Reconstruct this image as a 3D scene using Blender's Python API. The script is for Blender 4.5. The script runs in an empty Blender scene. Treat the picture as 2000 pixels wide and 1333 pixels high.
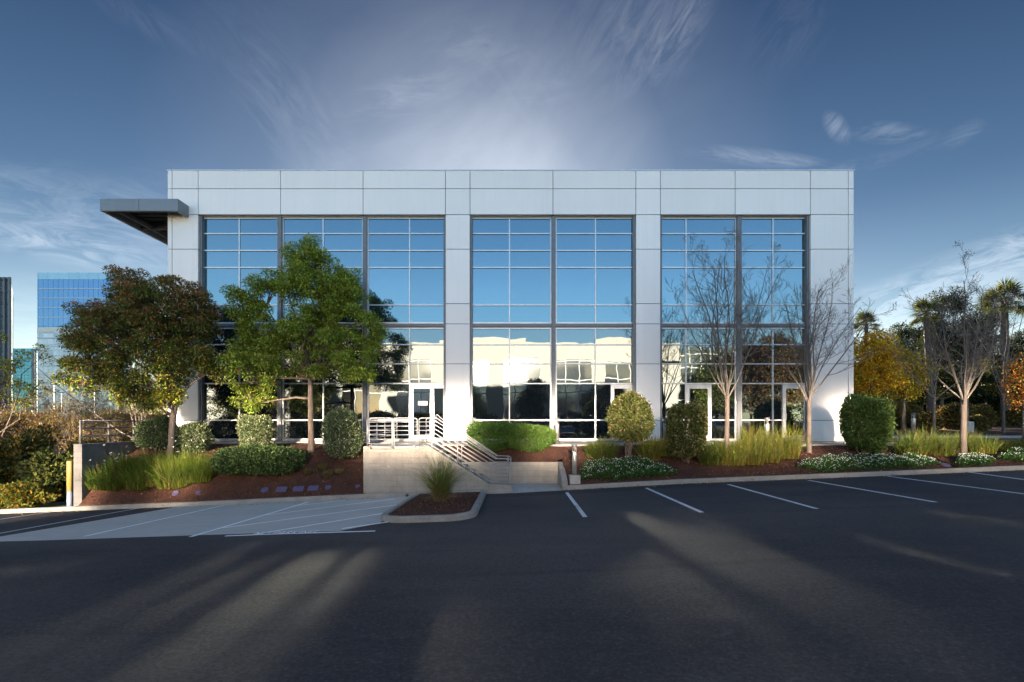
import bpy, math, random
import numpy as np
from mathutils import Vector, Matrix, Euler

SC = bpy.context.scene
COL = SC.collection
rng = np.random.default_rng(7)
random.seed(7)

# ------------------------------------------------------------------ measures
FPX, CX, CY, EYE = 944.0, 1000.0, 823.0, 0.876     # lens in photo pixels, eye height over the floor
DF = 21.2                                          # distance of the facade
YK = 16.6                                          # kerb face
def PX(px, Y): return (px - CX) * Y / FPX
def PZ(py, Y): return EYE - (py - CY) * Y / FPX

KX = [-60, -17.58, -10.2, -5.08, 0, 1.76, 5.98, 10.55, 12.8, 17.58, 60]
KZ = [-3.6, -2.31, -2.018, -1.779, -1.596, -1.50, -1.269, -1.093, -1.005, -0.80, 0.4]
SX = [-60, -12, -3, 5, 60]
SS = [0.05, 0.05, 0.03, 0.022, 0.02]
def zk(X): return np.interp(X, KX, KZ)
def lot_z(X, Y):
    d = np.minimum(YK - np.asarray(Y, float), 14.0)
    return zk(X) + np.interp(X, SX, SS) * d
def ground_at(px, py):
    Y = 12.0
    for _ in range(40):
        X = PX(px, Y)
        Y = (EYE - float(lot_z(X, Y))) * FPX / (py - CY)
    return PX(px, Y), Y

BED_TOP_L = [(16.76, None), (19.0, -0.30), (20.9, -0.08), (21.3, -0.08)]
def bed_z(X, Y):
    X = float(X); Y = float(Y)
    k = float(zk(X)) + 0.13
    if X < -5.0:
        return float(np.interp(Y, [16.76, 17.6, 19.0, 20.9], [k, k + (-0.3 - k) * 0.45, -0.30, -0.10]))
    if X < 1.85:
        return float(np.interp(Y, [18.3, 19.1], [-0.70, -0.09]))
    if X > 15.5:
        return float(np.interp(Y, [16.76, 19.1, 24], [k, -0.16, 0.0]))
    return float(np.interp(Y, [16.76, 19.1], [k, -0.09]))

# ------------------------------------------------------------------ materials
def nodes_of(m):
    m.use_nodes = True
    nt = m.node_tree
    for n in list(nt.nodes): nt.nodes.remove(n)
    out = nt.nodes.new('ShaderNodeOutputMaterial')
    return nt, out
def N(nt, typ, **kw):
    n = nt.nodes.new(typ)
    for k, v in kw.items():
        if k in n.inputs: n.inputs[k].default_value = v
        else: setattr(n, k, v)
    return n
def L(nt, a, b): nt.links.new(a, b)
def pos(nt, scale=(1, 1, 1), rot=(0, 0, 0)):
    g = N(nt, 'ShaderNodeNewGeometry')
    mp = N(nt, 'ShaderNodeMapping')
    mp.inputs['Scale'].default_value = scale
    mp.inputs['Rotation'].default_value = rot
    L(nt, g.outputs['Position'], mp.inputs['Vector'])
    return mp.outputs['Vector']
def noise(nt, vec, scale, detail=4, rough=0.6, dist=0.0):
    n = N(nt, 'ShaderNodeTexNoise')
    n.inputs['Scale'].default_value = scale
    n.inputs['Detail'].default_value = detail
    n.inputs['Roughness'].default_value = rough
    n.inputs['Distortion'].default_value = dist
    L(nt, vec, n.inputs['Vector'])
    return n
def ramp(nt, fac, stops):
    r = N(nt, 'ShaderNodeValToRGB')
    e = r.color_ramp.elements
    while len(e) < len(stops): e.new(0.5)
    for i, (p, c) in enumerate(stops):
        e[i].position = p
        e[i].color = (*c, 1) if len(c) == 3 else c
    L(nt, fac, r.inputs['Fac'])
    return r.outputs['Color']
def mixc(nt, fac, a, b, mode='MIX'):
    m = N(nt, 'ShaderNodeMix', data_type='RGBA', blend_type=mode)
    for sock, v in ((m.inputs[0], fac), (m.inputs[6], a), (m.inputs[7], b)):
        if hasattr(v, 'node'): L(nt, v, sock)
        elif isinstance(v, (int, float)): sock.default_value = v
        else: sock.default_value = (*v, 1)
    return m.outputs[2]
def bumpn(nt, h, strength=0.3, dist=0.02):
    b = N(nt, 'ShaderNodeBump')
    b.inputs['Strength'].default_value = strength
    b.inputs['Distance'].default_value = dist
    L(nt, h, b.inputs['Height'])
    return b.outputs['Normal']
def principled(nt, out, base, rough=0.6, metal=0.0, spec=0.5, normal=None):
    p = N(nt, 'ShaderNodeBsdfPrincipled')
    for nm, v in (('Base Color', base), ('Roughness', rough), ('Metallic', metal), ('Specular IOR Level', spec)):
        if hasattr(v, 'node'): L(nt, v, p.inputs[nm])
        elif isinstance(v, (int, float)): p.inputs[nm].default_value = v
        else: p.inputs[nm].default_value = (*v, 1)
    if normal is not None: L(nt, normal, p.inputs['Normal'])
    L(nt, p.outputs[0], out.inputs['Surface'])
    return p
def M(name): return bpy.data.materials.new(name)

def mat_varied(name, c1, c2, scale=3.0, rough=0.7, metal=0.0, spec=0.4, bump=0.2, bdist=0.01, stretch=(1, 1, 1)):
    m = M(name); nt, out = nodes_of(m)
    v = pos(nt, stretch)
    n = noise(nt, v, scale, 5)
    f = noise(nt, v, scale * 9, 3)
    c = ramp(nt, n.outputs['Fac'], [(0.3, c1), (0.7, c2)])
    c = mixc(nt, 0.25, c, ramp(nt, f.outputs['Fac'], [(0.3, tuple(x * .7 for x in c1)), (0.7, tuple(min(1, x * 1.2) for x in c2))]))
    principled(nt, out, c, rough, metal, spec, bumpn(nt, f.outputs['Fac'], bump, bdist))
    return m

def mat_asphalt():
    m = M('sealed_asphalt'); nt, out = nodes_of(m)
    v = pos(nt); vs = pos(nt, (0.25, 1.3, 1))
    big = noise(nt, vs, 0.8, 5, 0.6, 0.6)
    fine = noise(nt, v, 90, 3, 0.7)
    med = noise(nt, v, 7, 4, .65)
    patch = noise(nt, v, 0.22, 3, .6, .4)
    c = ramp(nt, big.outputs['Fac'], [(0.33, (0.0115, 0.0122, 0.0142)), (0.66, (0.0255, 0.0248, 0.0245))])
    c = mixc(nt, 0.5, c, ramp(nt, patch.outputs['Fac'], [(0.38, (0.011, 0.0118, 0.0135)), (0.62, (0.030, 0.0285, 0.027))]))
    c = mixc(nt, 0.3, c, ramp(nt, med.outputs['Fac'], [(0.3, (0.012, 0.0125, 0.0135)), (0.75, (0.026, 0.026, 0.027))]))
    c = mixc(nt, ramp(nt, fine.outputs['Fac'], [(0.62, (0, 0, 0)), (0.76, (.8, .8, .8))]), c, (0.055, 0.053, 0.051))
    lit_patches = noise(nt, pos(nt, (.10, .34, 1), (0, 0, .12)), 1.0, 4, .55, .3)
    c = mixc(nt, ramp(nt, lit_patches.outputs['Fac'], [(.44, (0, 0, 0)), (.66, (.6,) * 3)]), c, (.036, .033, .030))  # warm paler patches painted into the colour for mottled sunlight on the asphalt
    tyre = noise(nt, pos(nt, (.05, 2.6, 1), (0, 0, .02)), 1.0, 3, .5)
    c = mixc(nt, ramp(nt, tyre.outputs['Fac'], [(.60, (0, 0, 0)), (.72, (.35,) * 3)]), c, (.012, .012, .013))
    oil = N(nt, 'ShaderNodeTexVoronoi'); oil.inputs['Scale'].default_value = .42; L(nt, v, oil.inputs['Vector'])
    on = noise(nt, v, 5, 4); om = N(nt, 'ShaderNodeMath', operation='MULTIPLY_ADD'); om.inputs[1].default_value = .30; L(nt, on.outputs['Fac'], om.inputs[0]); L(nt, oil.outputs['Distance'], om.inputs[2])
    c = mixc(nt, ramp(nt, om.outputs[0], [(.12, (.45,) * 3), (.20, (0, 0, 0))]), c, (.008, .008, .0085))
    agg = noise(nt, v, 24, 4, .8)
    c = mixc(nt, ramp(nt, agg.outputs['Fac'], [(.40, (.5,) * 3), (.52, (0, 0, 0))]), c, (.009, .0092, .010))
    c = mixc(nt, ramp(nt, agg.outputs['Fac'], [(.55, (0, 0, 0)), (.70, (.6,) * 3)]), c, (.042, .041, .040))
    # hairline cracks
    vo = N(nt, 'ShaderNodeTexVoronoi', feature='DISTANCE_TO_EDGE'); vo.inputs['Scale'].default_value = 0.33
    wob = noise(nt, v, 2.2, 4)
    va = N(nt, 'ShaderNodeVectorMath', operation='MULTIPLY_ADD'); va.inputs[1].default_value = (.5, .5, .5)
    L(nt, wob.outputs['Color'], va.inputs[0]); L(nt, v, va.inputs[2]); L(nt, va.outputs[0], vo.inputs['Vector'])
    cr = ramp(nt, vo.outputs['Distance'], [(0.0, (.35, .35, .35)), (0.004, (0, 0, 0))])
    gate = ramp(nt, patch.outputs['Fac'], [(0.52, (0, 0, 0)), (0.6, (1, 1, 1))])
    c = mixc(nt, mixc(nt, 1.0, cr, gate, 'MULTIPLY'), c, (0.006, 0.006, 0.006))
    r = ramp(nt, big.outputs['Fac'], [(0.3, (.8,) * 3), (0.7, (.95,) * 3)])
    principled(nt, out, mixc(nt, 1.0, c, (2.8, 2.72, 2.78), 'MULTIPLY'), r, 0, 0.12, bumpn(nt, fine.outputs['Fac'], 0.35, 0.006))
    return m

def mat_block(name, axis, c1, c2):
    m = M(name); nt, out = nodes_of(m)
    g = N(nt, 'ShaderNodeNewGeometry'); s = N(nt, 'ShaderNodeSeparateXYZ'); cb = N(nt, 'ShaderNodeCombineXYZ')
    L(nt, g.outputs['Position'], s.inputs[0])
    L(nt, s.outputs[axis], cb.inputs[0]); L(nt, s.outputs['Z'], cb.inputs[1])
    br = N(nt, 'ShaderNodeTexBrick')
    br.inputs['Scale'].default_value = 1.0
    br.inputs['Brick Width'].default_value = 0.40; br.inputs['Row Height'].default_value = 0.20
    br.inputs['Mortar Size'].default_value = 0.009; br.inputs['Mortar Smooth'].default_value = 0.4
    br.inputs['Color1'].default_value = (*c1, 1); br.inputs['Color2'].default_value = (*c2, 1)
    br.inputs['Mortar'].default_value = (*[x * .55 for x in c1], 1)
    L(nt, cb.outputs[0], br.inputs['Vector'])
    v = pos(nt)
    st = noise(nt, pos(nt, (1.6, 1.6, .5)), 1.3, 5, .65)
    fi = noise(nt, v, 60, 3)
    c = mixc(nt, 0.5, br.outputs['Color'], ramp(nt, st.outputs['Fac'], [(0.32, tuple(x * .5 for x in c1)), (0.66, tuple(x * 1.2 for x in c2))]), 'MIX')
    c = mixc(nt, 0.35, c, ramp(nt, fi.outputs['Fac'], [(0.35, tuple(x * .6 for x in c1)), (0.65, tuple(x * 1.3 for x in c2))]))
    b = N(nt, 'ShaderNodeMath', operation='MULTIPLY_ADD'); b.inputs[1].default_value = .4
    L(nt, fi.outputs['Fac'], b.inputs[0]); L(nt, br.outputs['Fac'], b.inputs[2])
    bn = N(nt, 'ShaderNodeMath', operation='MULTIPLY'); bn.inputs[1].default_value = -1
    L(nt, br.outputs['Fac'], bn.inputs[0])
    L(nt, bn.outputs[0], b.inputs[2])
    principled(nt, out, c, .85, 0, .3, bumpn(nt, b.outputs[0], .6, .008))
    return m

def mat_panel(name, base, rough=.4, metal=0.0):
    m = M(name); nt, out = nodes_of(m)
    g = N(nt, 'ShaderNodeNewGeometry')
    r = ramp(nt, g.outputs['Random Per Island'], [(0, tuple(x * .955 for x in base)), (1, tuple(min(1, x * 1.03) for x in base))])
    n = noise(nt, pos(nt, (1, 1, .25)), .7, 4)
    fi = noise(nt, pos(nt), 45, 3)
    c = mixc(nt, ramp(nt, n.outputs['Fac'], [(.35, (0, 0, 0)), (.75, (.35,) * 3)]), r, tuple(x * .86 for x in base))
    # faint run-off streaks
    sn = noise(nt, pos(nt, (7, 7, .22)), 1.0, 4)
    c = mixc(nt, ramp(nt, sn.outputs['Fac'], [(.52, (0, 0, 0)), (.8, (.26,) * 3)]), c, tuple(x * .78 for x in base))
    wob = noise(nt, pos(nt), .9, 2)
    b1 = bumpn(nt, wob.outputs['Fac'], .25, .015)
    b = N(nt, 'ShaderNodeBump'); b.inputs['Strength'].default_value = .06; b.inputs['Distance'].default_value = .003
    L(nt, fi.outputs['Fac'], b.inputs['Height']); L(nt, b1, b.inputs['Normal'])
    principled(nt, out, c, rough, metal, .5, b.outputs['Normal'])
    return m

def mat_mirror_glass(name, tint, wob=0.006, wscale=.55, rough=0.0, body=(.012, .016, .02), mix=.86):
    m = M(name); nt, out = nodes_of(m)
    g = N(nt, 'ShaderNodeNewGeometry')
    n = noise(nt, pos(nt), wscale, 2, .5)
    n2 = noise(nt, pos(nt), wscale * 3.1, 1, .5)
    def pert(nn, k, base):
        a = N(nt, 'ShaderNodeVectorMath', operation='SUBTRACT'); a.inputs[1].default_value = (.5, .5, .5)
        L(nt, nn.outputs['Color'], a.inputs[0])
        b = N(nt, 'ShaderNodeVectorMath', operation='MULTIPLY_ADD'); b.inputs[1].default_value = (k, k, k)
        L(nt, a.outputs[0], b.inputs[0]); L(nt, base, b.inputs[2])
        return b.outputs[0]
    v = pert(n2, wob * .35, pert(n, wob, g.outputs['Normal']))
    nz = N(nt, 'ShaderNodeVectorMath', operation='NORMALIZE'); L(nt, v, nz.inputs[0])
    gl = N(nt, 'ShaderNodeBsdfGlossy'); gl.inputs['Roughness'].default_value = rough; gl.inputs['Color'].default_value = (*tint, 1)
    L(nt, nz.outputs[0], gl.inputs['Normal'])
    df = N(nt, 'ShaderNodeBsdfDiffuse'); df.inputs['Color'].default_value = (*body, 1)
    mx = N(nt, 'ShaderNodeMixShader')
    rm = N(nt, 'ShaderNodeMapRange'); rm.inputs[3].default_value = mix * .90; rm.inputs[4].default_value = min(1, mix * 1.08)
    L(nt, g.outputs['Random Per Island'], rm.inputs[0]); L(nt, rm.outputs[0], mx.inputs[0])
    L(nt, df.outputs[0], mx.inputs[1]); L(nt, gl.outputs[0], mx.inputs[2]); L(nt, mx.outputs[0], out.inputs['Surface'])
    return m

def mat_leaf(name, trans=.35, rough=.5):
    m = M(name); nt, out = nodes_of(m)
    a = N(nt, 'ShaderNodeAttribute', attribute_name='leaf_color')
    p = N(nt, 'ShaderNodeBsdfPrincipled'); p.inputs['Roughness'].default_value = rough; p.inputs['Specular IOR Level'].default_value = .2
    L(nt, a.outputs['Color'], p.inputs['Base Color'])
    t = N(nt, 'ShaderNodeBsdfTranslucent'); L(nt, mixc(nt, .5, a.outputs['Color'], (1.0, .95, .35), 'MULTIPLY'), t.inputs['Color'])
    br = N(nt, 'ShaderNodeVectorMath', operation='SCALE'); br.inputs['Scale'].default_value = 1.6
    mx = N(nt, 'ShaderNodeMixShader'); mx.inputs[0].default_value = trans
    L(nt, p.outputs[0], mx.inputs[1]); L(nt, t.outputs[0], mx.inputs[2]); L(nt, mx.outputs[0], out.inputs['Surface'])
    nt.nodes.remove(br)
    return m

def mat_mulch():
    m = M('bark_mulch'); nt, out = nodes_of(m)
    v = pos(nt)
    vo = N(nt, 'ShaderNodeTexVoronoi'); vo.inputs['Scale'].default_value = 26; L(nt, pos(nt, (1, 1.9, 1)), vo.inputs['Vector'])
    n = noise(nt, v, 2.0, 5)
    c = mixc(nt, .5, ramp(nt, vo.outputs['Color'], [(0.1, (.035, .015, .010)), (.5, (.085, .036, .024)), (.95, (.16, .085, .06))]),
             ramp(nt, n.outputs['Fac'], [(.3, (.035, .016, .011)), (.7, (.11, .05, .033))]))
    principled(nt, out, c, .9, 0, .2, bumpn(nt, vo.outputs['Distance'], 1.0, .03))
    return m

def mat_paint(name, paint, under, wear):
    m = M(name); nt, out = nodes_of(m)
    a = noise(nt, pos(nt), 14, 6, .75); b = noise(nt, pos(nt), 1.1, 3)
    t = N(nt, 'ShaderNodeMath', operation='MULTIPLY_ADD'); t.inputs[1].default_value = .6; L(nt, b.outputs['Fac'], t.inputs[0]); L(nt, a.outputs['Fac'], t.inputs[2])
    f = ramp(nt, t.outputs[0], [(wear + .22, (0, 0, 0)), (wear + .34, (1, 1, 1))])
    principled(nt, out, mixc(nt, f, under, paint), .75, 0, .3, bumpn(nt, a.outputs['Fac'], .2, .004))
    return m
MAT = {}
LEAF_GAIN = 1.8
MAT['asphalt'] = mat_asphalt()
MAT['paint'] = mat_paint('road_paint', (.56, .58, .60), (.035, .034, .034), .36)
MAT['paint_worn'] = mat_paint('worn_road_paint', (.88, .89, .90), (.42, .42, .41), .34)
MAT['concrete'] = mat_varied('pad_concrete', (.385, .38, .36), (.475, .465, .44), .8, .85, bump=.15, bdist=.004, stretch=(.35, 1.6, 1))
MAT['kerb'] = mat_varied('kerb_concrete', (.19, .178, .16), (.31, .29, .26), 2.2, .85, bump=.35, bdist=.006)
MAT['walk'] = mat_varied('walk_concrete', (.26, .25, .235), (.38, .365, .34), 1.6, .85, bump=.2, bdist=.005)
MAT['block'] = mat_block('tan_block', 'X', (.255, .23, .195), (.33, .30, .258))
MAT['block_grey'] = mat_block('grey_block', 'Y', (.12, .115, .115), (.17, .163, .16))
MAT['panel'] = mat_panel('silver_panel', (.73, .715, .705), .40, .08)
MAT['canopy'] = mat_panel('canopy_panel', (.16, .185, .21), .4, .3)
MAT['soffit'] = mat_varied('dark_soffit', (.05, .05, .055), (.085, .085, .09), 4, .6, bump=.1)
MAT['alu'] = mat_varied('aluminium', (.45, .46, .48), (.56, .57, .59), 8, .35, .55, bump=.03)
MAT['darkalu'] = mat_varied('dark_metal', (.10, .11, .125), (.15, .16, .175), 8, .4, .3, bump=.03)
MAT['joint'] = mat_varied('joint_dark', (.03, .03, .03), (.06, .06, .06), 8, .9)
MAT['rail'] = mat_varied('galvanised_rail', (.25, .255, .26), (.35, .35, .35), 9, .42, .5, bump=.05)
MAT['railgrey'] = mat_varied('grey_pipe', (.12, .12, .12), (.17, .17, .17), 9, .5, .2, bump=.05)
MAT['bollard'] = mat_varied('bollard_metal', (.36, .35, .34), (.52, .51, .49), 7, .36, .7, bump=.05)
MAT['yellow'] = mat_varied('yellow_paint', (.30, .20, .05), (.36, .25, .08), 6, .6, bump=.1)
MAT['bluegrey'] = mat_varied('bluegrey_paint', (.14, .17, .24), (.20, .23, .30), 6, .6, bump=.1)
MAT['purple'] = mat_varied('purple_lid', (.075, .06, .12), (.12, .095, .18), 9, .6, bump=.2)
MAT['mulch'] = mat_mulch()
MAT['glass'] = mat_mirror_glass('blue_mirror_glass', (.60, .83, .92), .0075, mix=.285)
MAT['glass_low'] = mat_mirror_glass('clear_mirror_glass', (.70, .80, .82), .013, .75, mix=.235)
MAT['doorglass'] = mat_mirror_glass('door_glass', (.45, .52, .52), .003)
MAT['bark'] = mat_varied('brown_bark', (.09, .065, .05), (.19, .145, .115), 9, .9, bump=.8, bdist=.02, stretch=(1, 1, .3))
MAT['bark_pale'] = mat_varied('pale_bark', (.075, .057, .047), (.155, .122, .10), 8, .85, bump=.4, bdist=.01, stretch=(1, 1, .35))
MAT['twig'] = mat_varied('twig_bark', (.095, .08, .068), (.165, .14, .118), 8, .9, bump=.2)
MAT['palmtrunk'] = mat_varied('palm_trunk', (.07, .05, .04), (.15, .115, .09), 5, .95, bump=1.0, bdist=.06, stretch=(1, 1, 2.5))
MAT['leaf'] = mat_leaf('leaf', .36, .55)
MAT['blade'] = mat_leaf('grass_blade', .4, .5)
MAT['petal'] = mat_varied('white_petal', (.7, .7, .66), (.85, .85, .8), 9, .7)
MAT['dirt'] = mat_varied('dry_ground', (.06, .048, .032), (.13, .105, .07), .35, .95, bump=.5, bdist=.05)
MAT['stucco'] = mat_varied('white_stucco', (.52, .50, .465), (.58, .56, .52), .8, .8, bump=.1)
MAT['glass_opp'] = mat_mirror_glass('opposite_glass', (.74, .71, .69), .002, .5, rough=.075, body=(.03, .034, .03), mix=.85)
MAT['white_frame'] = mat_varied('white_frame', (.7, .7, .68), (.8, .8, .78), 6, .5)
MAT['car_white'] = mat_varied('white_car_paint', (.74, .76, .78), (.80, .82, .84), 3, .2, 0, .6, bump=0)
MAT['car_silver'] = mat_varied('silver_car_paint', (.42, .43, .43), (.50, .51, .51), 3, .25, .5, .6, bump=0)
MAT['car_dark'] = mat_varied('dark_car_paint', (.03, .035, .04), (.05, .055, .06), 3, .2, .2, .6, bump=0)
MAT['car_glass'] = mat_mirror_glass('car_glass', (.35, .4, .42), 0.0, body=(.01, .012, .014), mix=.5)
MAT['rubber'] = mat_varied('rubber', (.012, .012, .012), (.02, .02, .02), 9, .8)
MAT['lamp_red'] = mat_varied('red_lens', (.30, .02, .015), (.4, .03, .02), 9, .3)
MAT['lamp_clear'] = mat_varied('clear_lens', (.6, .6, .58), (.75, .75, .72), 9, .2)

# ------------------------------------------------------------------ mesh tools
class MB:
    def __init__(s): s.v = []; s.f = []; s.mi = []
    def add(s, vs, fs, mi=0):
        o = len(s.v)
        s.v.extend(vs)
        for f in fs: s.f.append(tuple(i + o for i in f)); s.mi.append(mi)
    def box(s, x0, x1, y0, y1, z0, z1, mi=0):
        vs = [(x0, y0, z0), (x1, y0, z0), (x1, y1, z0), (x0, y1, z0), (x0, y0, z1), (x1, y0, z1), (x1, y1, z1), (x0, y1, z1)]
        s.add(vs, [(3, 2, 1, 0), (4, 5, 6, 7), (0, 1, 5, 4), (1, 2, 6, 5), (2, 3, 7, 6), (3, 0, 4, 7)], mi)
    def bbox(s, x0, x1, y0, y1, z0, z1, b=.012, mi=0):
        """box with chamfered vertical and top edges"""
        def ring(i, z): return [(x0 + i + b, y0 + i, z), (x1 - i - b, y0 + i, z), (x1 - i, y0 + i + b, z), (x1 - i, y1 - i - b, z),
                                (x1 - i - b, y1 - i, z), (x0 + i + b, y1 - i, z), (x0 + i, y1 - i - b, z), (x0 + i, y0 + i + b, z)]
        vs = ring(0, z0) + ring(0, z1 - b) + ring(b, z1)
        fs = []
        for k in range(2):
            for i in range(8):
                j = (i + 1) % 8
                fs.append((k * 8 + i, k * 8 + j, k * 8 + 8 + j, k * 8 + 8 + i))
        fs.append(tuple(range(16, 24))); fs.append(tuple(reversed(range(8))))
        s.add(vs, fs, mi)
    def tube(s, pts, rad, n=6, cap=True, mi=0):
        pts = [Vector(p) for p in pts]
        if not hasattr(rad, '__len__'): rad = [rad] * len(pts)
        vs = []; fs = []
        prev = None
        for i, p in enumerate(pts):
            if i == 0: t = pts[1] - p
            elif i == len(pts) - 1: t = p - pts[i - 1]
            else: t = (pts[i + 1] - p).normalized() + (p - pts[i - 1]).normalized()
            if t.length < 1e-9: t = Vector((0, 0, 1))
            t.normalize()
            if prev is None:
                a = Vector((0, 1, 0)) if abs(t.y) < .9 else Vector((1, 0, 0))
                u = t.cross(a).normalized()
            else:
                u = (prev - t * prev.dot(t))
                u = u.normalized() if u.length > 1e-6 else t.orthogonal().normalized()
            prev = u
            w = t.cross(u)
            for k in range(n):
                a = 2 * math.pi * k / n
                q = p + (u * math.cos(a) + w * math.sin(a)) * rad[i]
                vs.append((q.x, q.y, q.z))
        for i in range(len(pts) - 1):
            for k in range(n):
                k2 = (k + 1) % n
                fs.append((i * n + k, i * n + k2, (i + 1) * n + k2, (i + 1) * n + k))
        if cap:
            fs.append(tuple(reversed(range(n)))); fs.append(tuple(range((len(pts) - 1) * n, len(pts) * n)))
        s.add(vs, fs, mi)
    def lathe(s, x, y, prof, n=20, mi=0):
        vs = []; fs = []
        for r, z in prof:
            for k in range(n):
                a = 2 * math.pi * k / n
                vs.append((x + r * math.cos(a), y + r * math.sin(a), z))
        for i in range(len(prof) - 1):
            for k in range(n):
                k2 = (k + 1) % n
                fs.append((i * n + k, i * n + k2, (i + 1) * n + k2, (i + 1) * n + k))
        fs.append(tuple(reversed(range(n)))); fs.append(tuple(range((len(prof) - 1) * n, len(prof) * n)))
        s.add(vs, fs, mi)
    def prism(s, poly, y0, y1, mi=0):
        """polygon in XZ extruded along Y"""
        n = len(poly)
        vs = [(x, y0, z) for x, z in poly] + [(x, y1, z) for x, z in poly]
        fs = [tuple(range(n)), tuple(reversed(range(n, 2 * n)))]
        for i in range(n):
            j = (i + 1) % n
            fs.append((j, i, i + n, j + n))
        s.add(vs, fs, mi)
    def build(s, name, mats, parent=None, smooth=False, loc=None):
        me = bpy.data.meshes.new(name)
        me.from_pydata(s.v, [], s.f)
        mats = mats if isinstance(mats, (list, tuple)) else [mats]
        for m in mats: me.materials.append(m)
        if len(mats) > 1: me.polygons.foreach_set('material_index', s.mi)
        if smooth: me.polygons.foreach_set('use_smooth', [True] * len(me.polygons))
        me.update()
        return link(name, me, parent, loc)

def link(name, me, parent=None, loc=None):
    o = bpy.data.objects.new(name, me); COL.objects.link(o)
    if parent is not None: o.parent = parent
    if loc is not None: o.location = loc
    return o
def empty(name, loc, label, cat, group=None):
    o = bpy.data.objects.new(name, None); COL.objects.link(o)
    o.location = loc; o.empty_display_size = .3
    return tag(o, label, cat, group)
def tag(o, label, cat, group=None):
    o['label'] = label; o['category'] = cat
    if group: o['group'] = group
    return o
def structure(o, label=None):
    o['kind'] = 'structure'
    if label: o['label'] = label
    return o
def copy_tree(o, parent=None):
    c = o.copy(); COL.objects.link(c)
    if parent is not None:
        c.parent = parent; c.matrix_parent_inverse = o.matrix_parent_inverse.copy()
    for ch in list(o.children): copy_tree(ch, c)
    return c

def grid_sheet(name, xs, ys, zf, mat):
    me = bpy.data.meshes.new(name)
    nx, ny = len(xs), len(ys)
    vs = [(x, y, float(zf(x, y))) for y in ys for x in xs]
    fs = [(j * nx + i, j * nx + i + 1, (j + 1) * nx + i + 1, (j + 1) * nx + i) for j in range(ny - 1) for i in range(nx - 1)]
    me.from_pydata(vs, [], fs); me.materials.append(mat)
    me.polygons.foreach_set('use_smooth', [True] * len(fs)); me.update()
    return link(name, me)

# ---- leaves ----
def unit(a): return a / np.maximum(np.linalg.norm(a, axis=1, keepdims=True), 1e-9)
def leaf_object(name, P, A, Nn, ln, wd, colr, parent, mat=None, loc=(0, 0, 0)):
    """P positions, A leaf axes, Nn approximate normals, ln/wd sizes, colr colours"""
    n = len(P)
    P = P - np.asarray(loc)
    A = unit(A); S = unit(np.cross(Nn, A)); U = np.cross(A, S)
    ln = np.asarray(ln).reshape(-1, 1) * np.ones((n, 1)); wd = np.asarray(wd).reshape(-1, 1) * np.ones((n, 1))
    V = np.empty((n, 4, 3))
    V[:, 0] = P
    V[:, 1] = P + A * ln * .45 + S * wd * .5 + U * wd * .12
    V[:, 2] = P + A * ln - U * ln * .12
    V[:, 3] = P + A * ln * .45 - S * wd * .5 + U * wd * .12
    me = bpy.data.meshes.new(name)
    me.vertices.add(n * 4); me.loops.add(n * 4); me.polygons.add(n)
    me.vertices.foreach_set('co', V.reshape(-1))
    me.loops.foreach_set('vertex_index', np.arange(n * 4, dtype=np.int32))
    me.polygons.foreach_set('loop_start', np.arange(0, n * 4, 4, dtype=np.int32))
    at = me.attributes.new('leaf_color', 'FLOAT_COLOR', 'FACE')
    C = np.ones((n, 4)); C[:, :3] = np.clip(colr * LEAF_GAIN, 0.003, .9)
    at.data.foreach_set('color', C.reshape(-1).astype(np.float32))
    me.materials.append(mat or MAT['leaf'])
    me.update(calc_edges=True); me.validate()
    return link(name, me, parent)
def pal(n, cols, w=None, jit=.18):
    cols = np.array(cols)
    i = rng.choice(len(cols), n, p=None if w is None else np.array(w) / np.sum(w))
    c = cols[i] * (1 + jit * rng.standard_normal((n, 1))) * (1 + .06 * rng.standard_normal((n, 3)))
    return c

def rdir(n): return unit(rng.standard_normal((n, 3)))
def crown_clumps(lumps, dens, surf=.3):
    """lumps (cx,cy,cz,rx,ry,rz) -> clump centres spread over their volumes, more near the surface"""
    out = []
    for (cx, cy, cz, rx, ry, rz) in lumps:
        k = max(3, int(dens * (rx * ry * rz) ** (2 / 3) * 4))
        d = rdir(k); r = rng.random((k, 1)) ** surf
        out.append(np.array([cx, cy, cz]) + d * r * np.array([rx, ry, rz]))
    return np.concatenate(out)
def clump_leaves(C, rc, per, droop=.25, flat=.75):
    """leaf positions, axes, normals for clumps C"""
    k = len(C)
    rr = rc * (0.6 + .8 * rng.random(k))
    cnt = np.maximum(4, (per * (rr / rc) ** 2).astype(int))
    idx = np.repeat(np.arange(k), cnt); n = len(idx)
    d = rdir(n); d[:, 2] = np.abs(d[:, 2]) * np.where(rng.random(n) < .75, 1, -1)
    r = rng.random((n, 1)) ** .45
    P = C[idx] + d * r * rr[idx][:, None] * np.array([1, 1, flat])
    A = unit(d + .7 * rdir(n) + np.array([0, 0, -droop]))
    Nn = unit(np.array([0, 0, .8]) + .5 * d + .6 * rdir(n))
    return P, A, Nn, idx

def wiggle(p, q, k, amp, sag=0.0):
    p = Vector(p); q = Vector(q); d = (q - p); ln = d.length
    pts = [p]
    for i in range(1, k):
        t = i / k
        w = Vector((random.uniform(-1, 1), random.uniform(-1, 1), random.uniform(-.5, .5))) * amp * ln
        pts.append(p.lerp(q, t) + w + Vector((0, 0, math.sin(t * math.pi) * sag * ln)))
    pts.append(q)
    return pts

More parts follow.
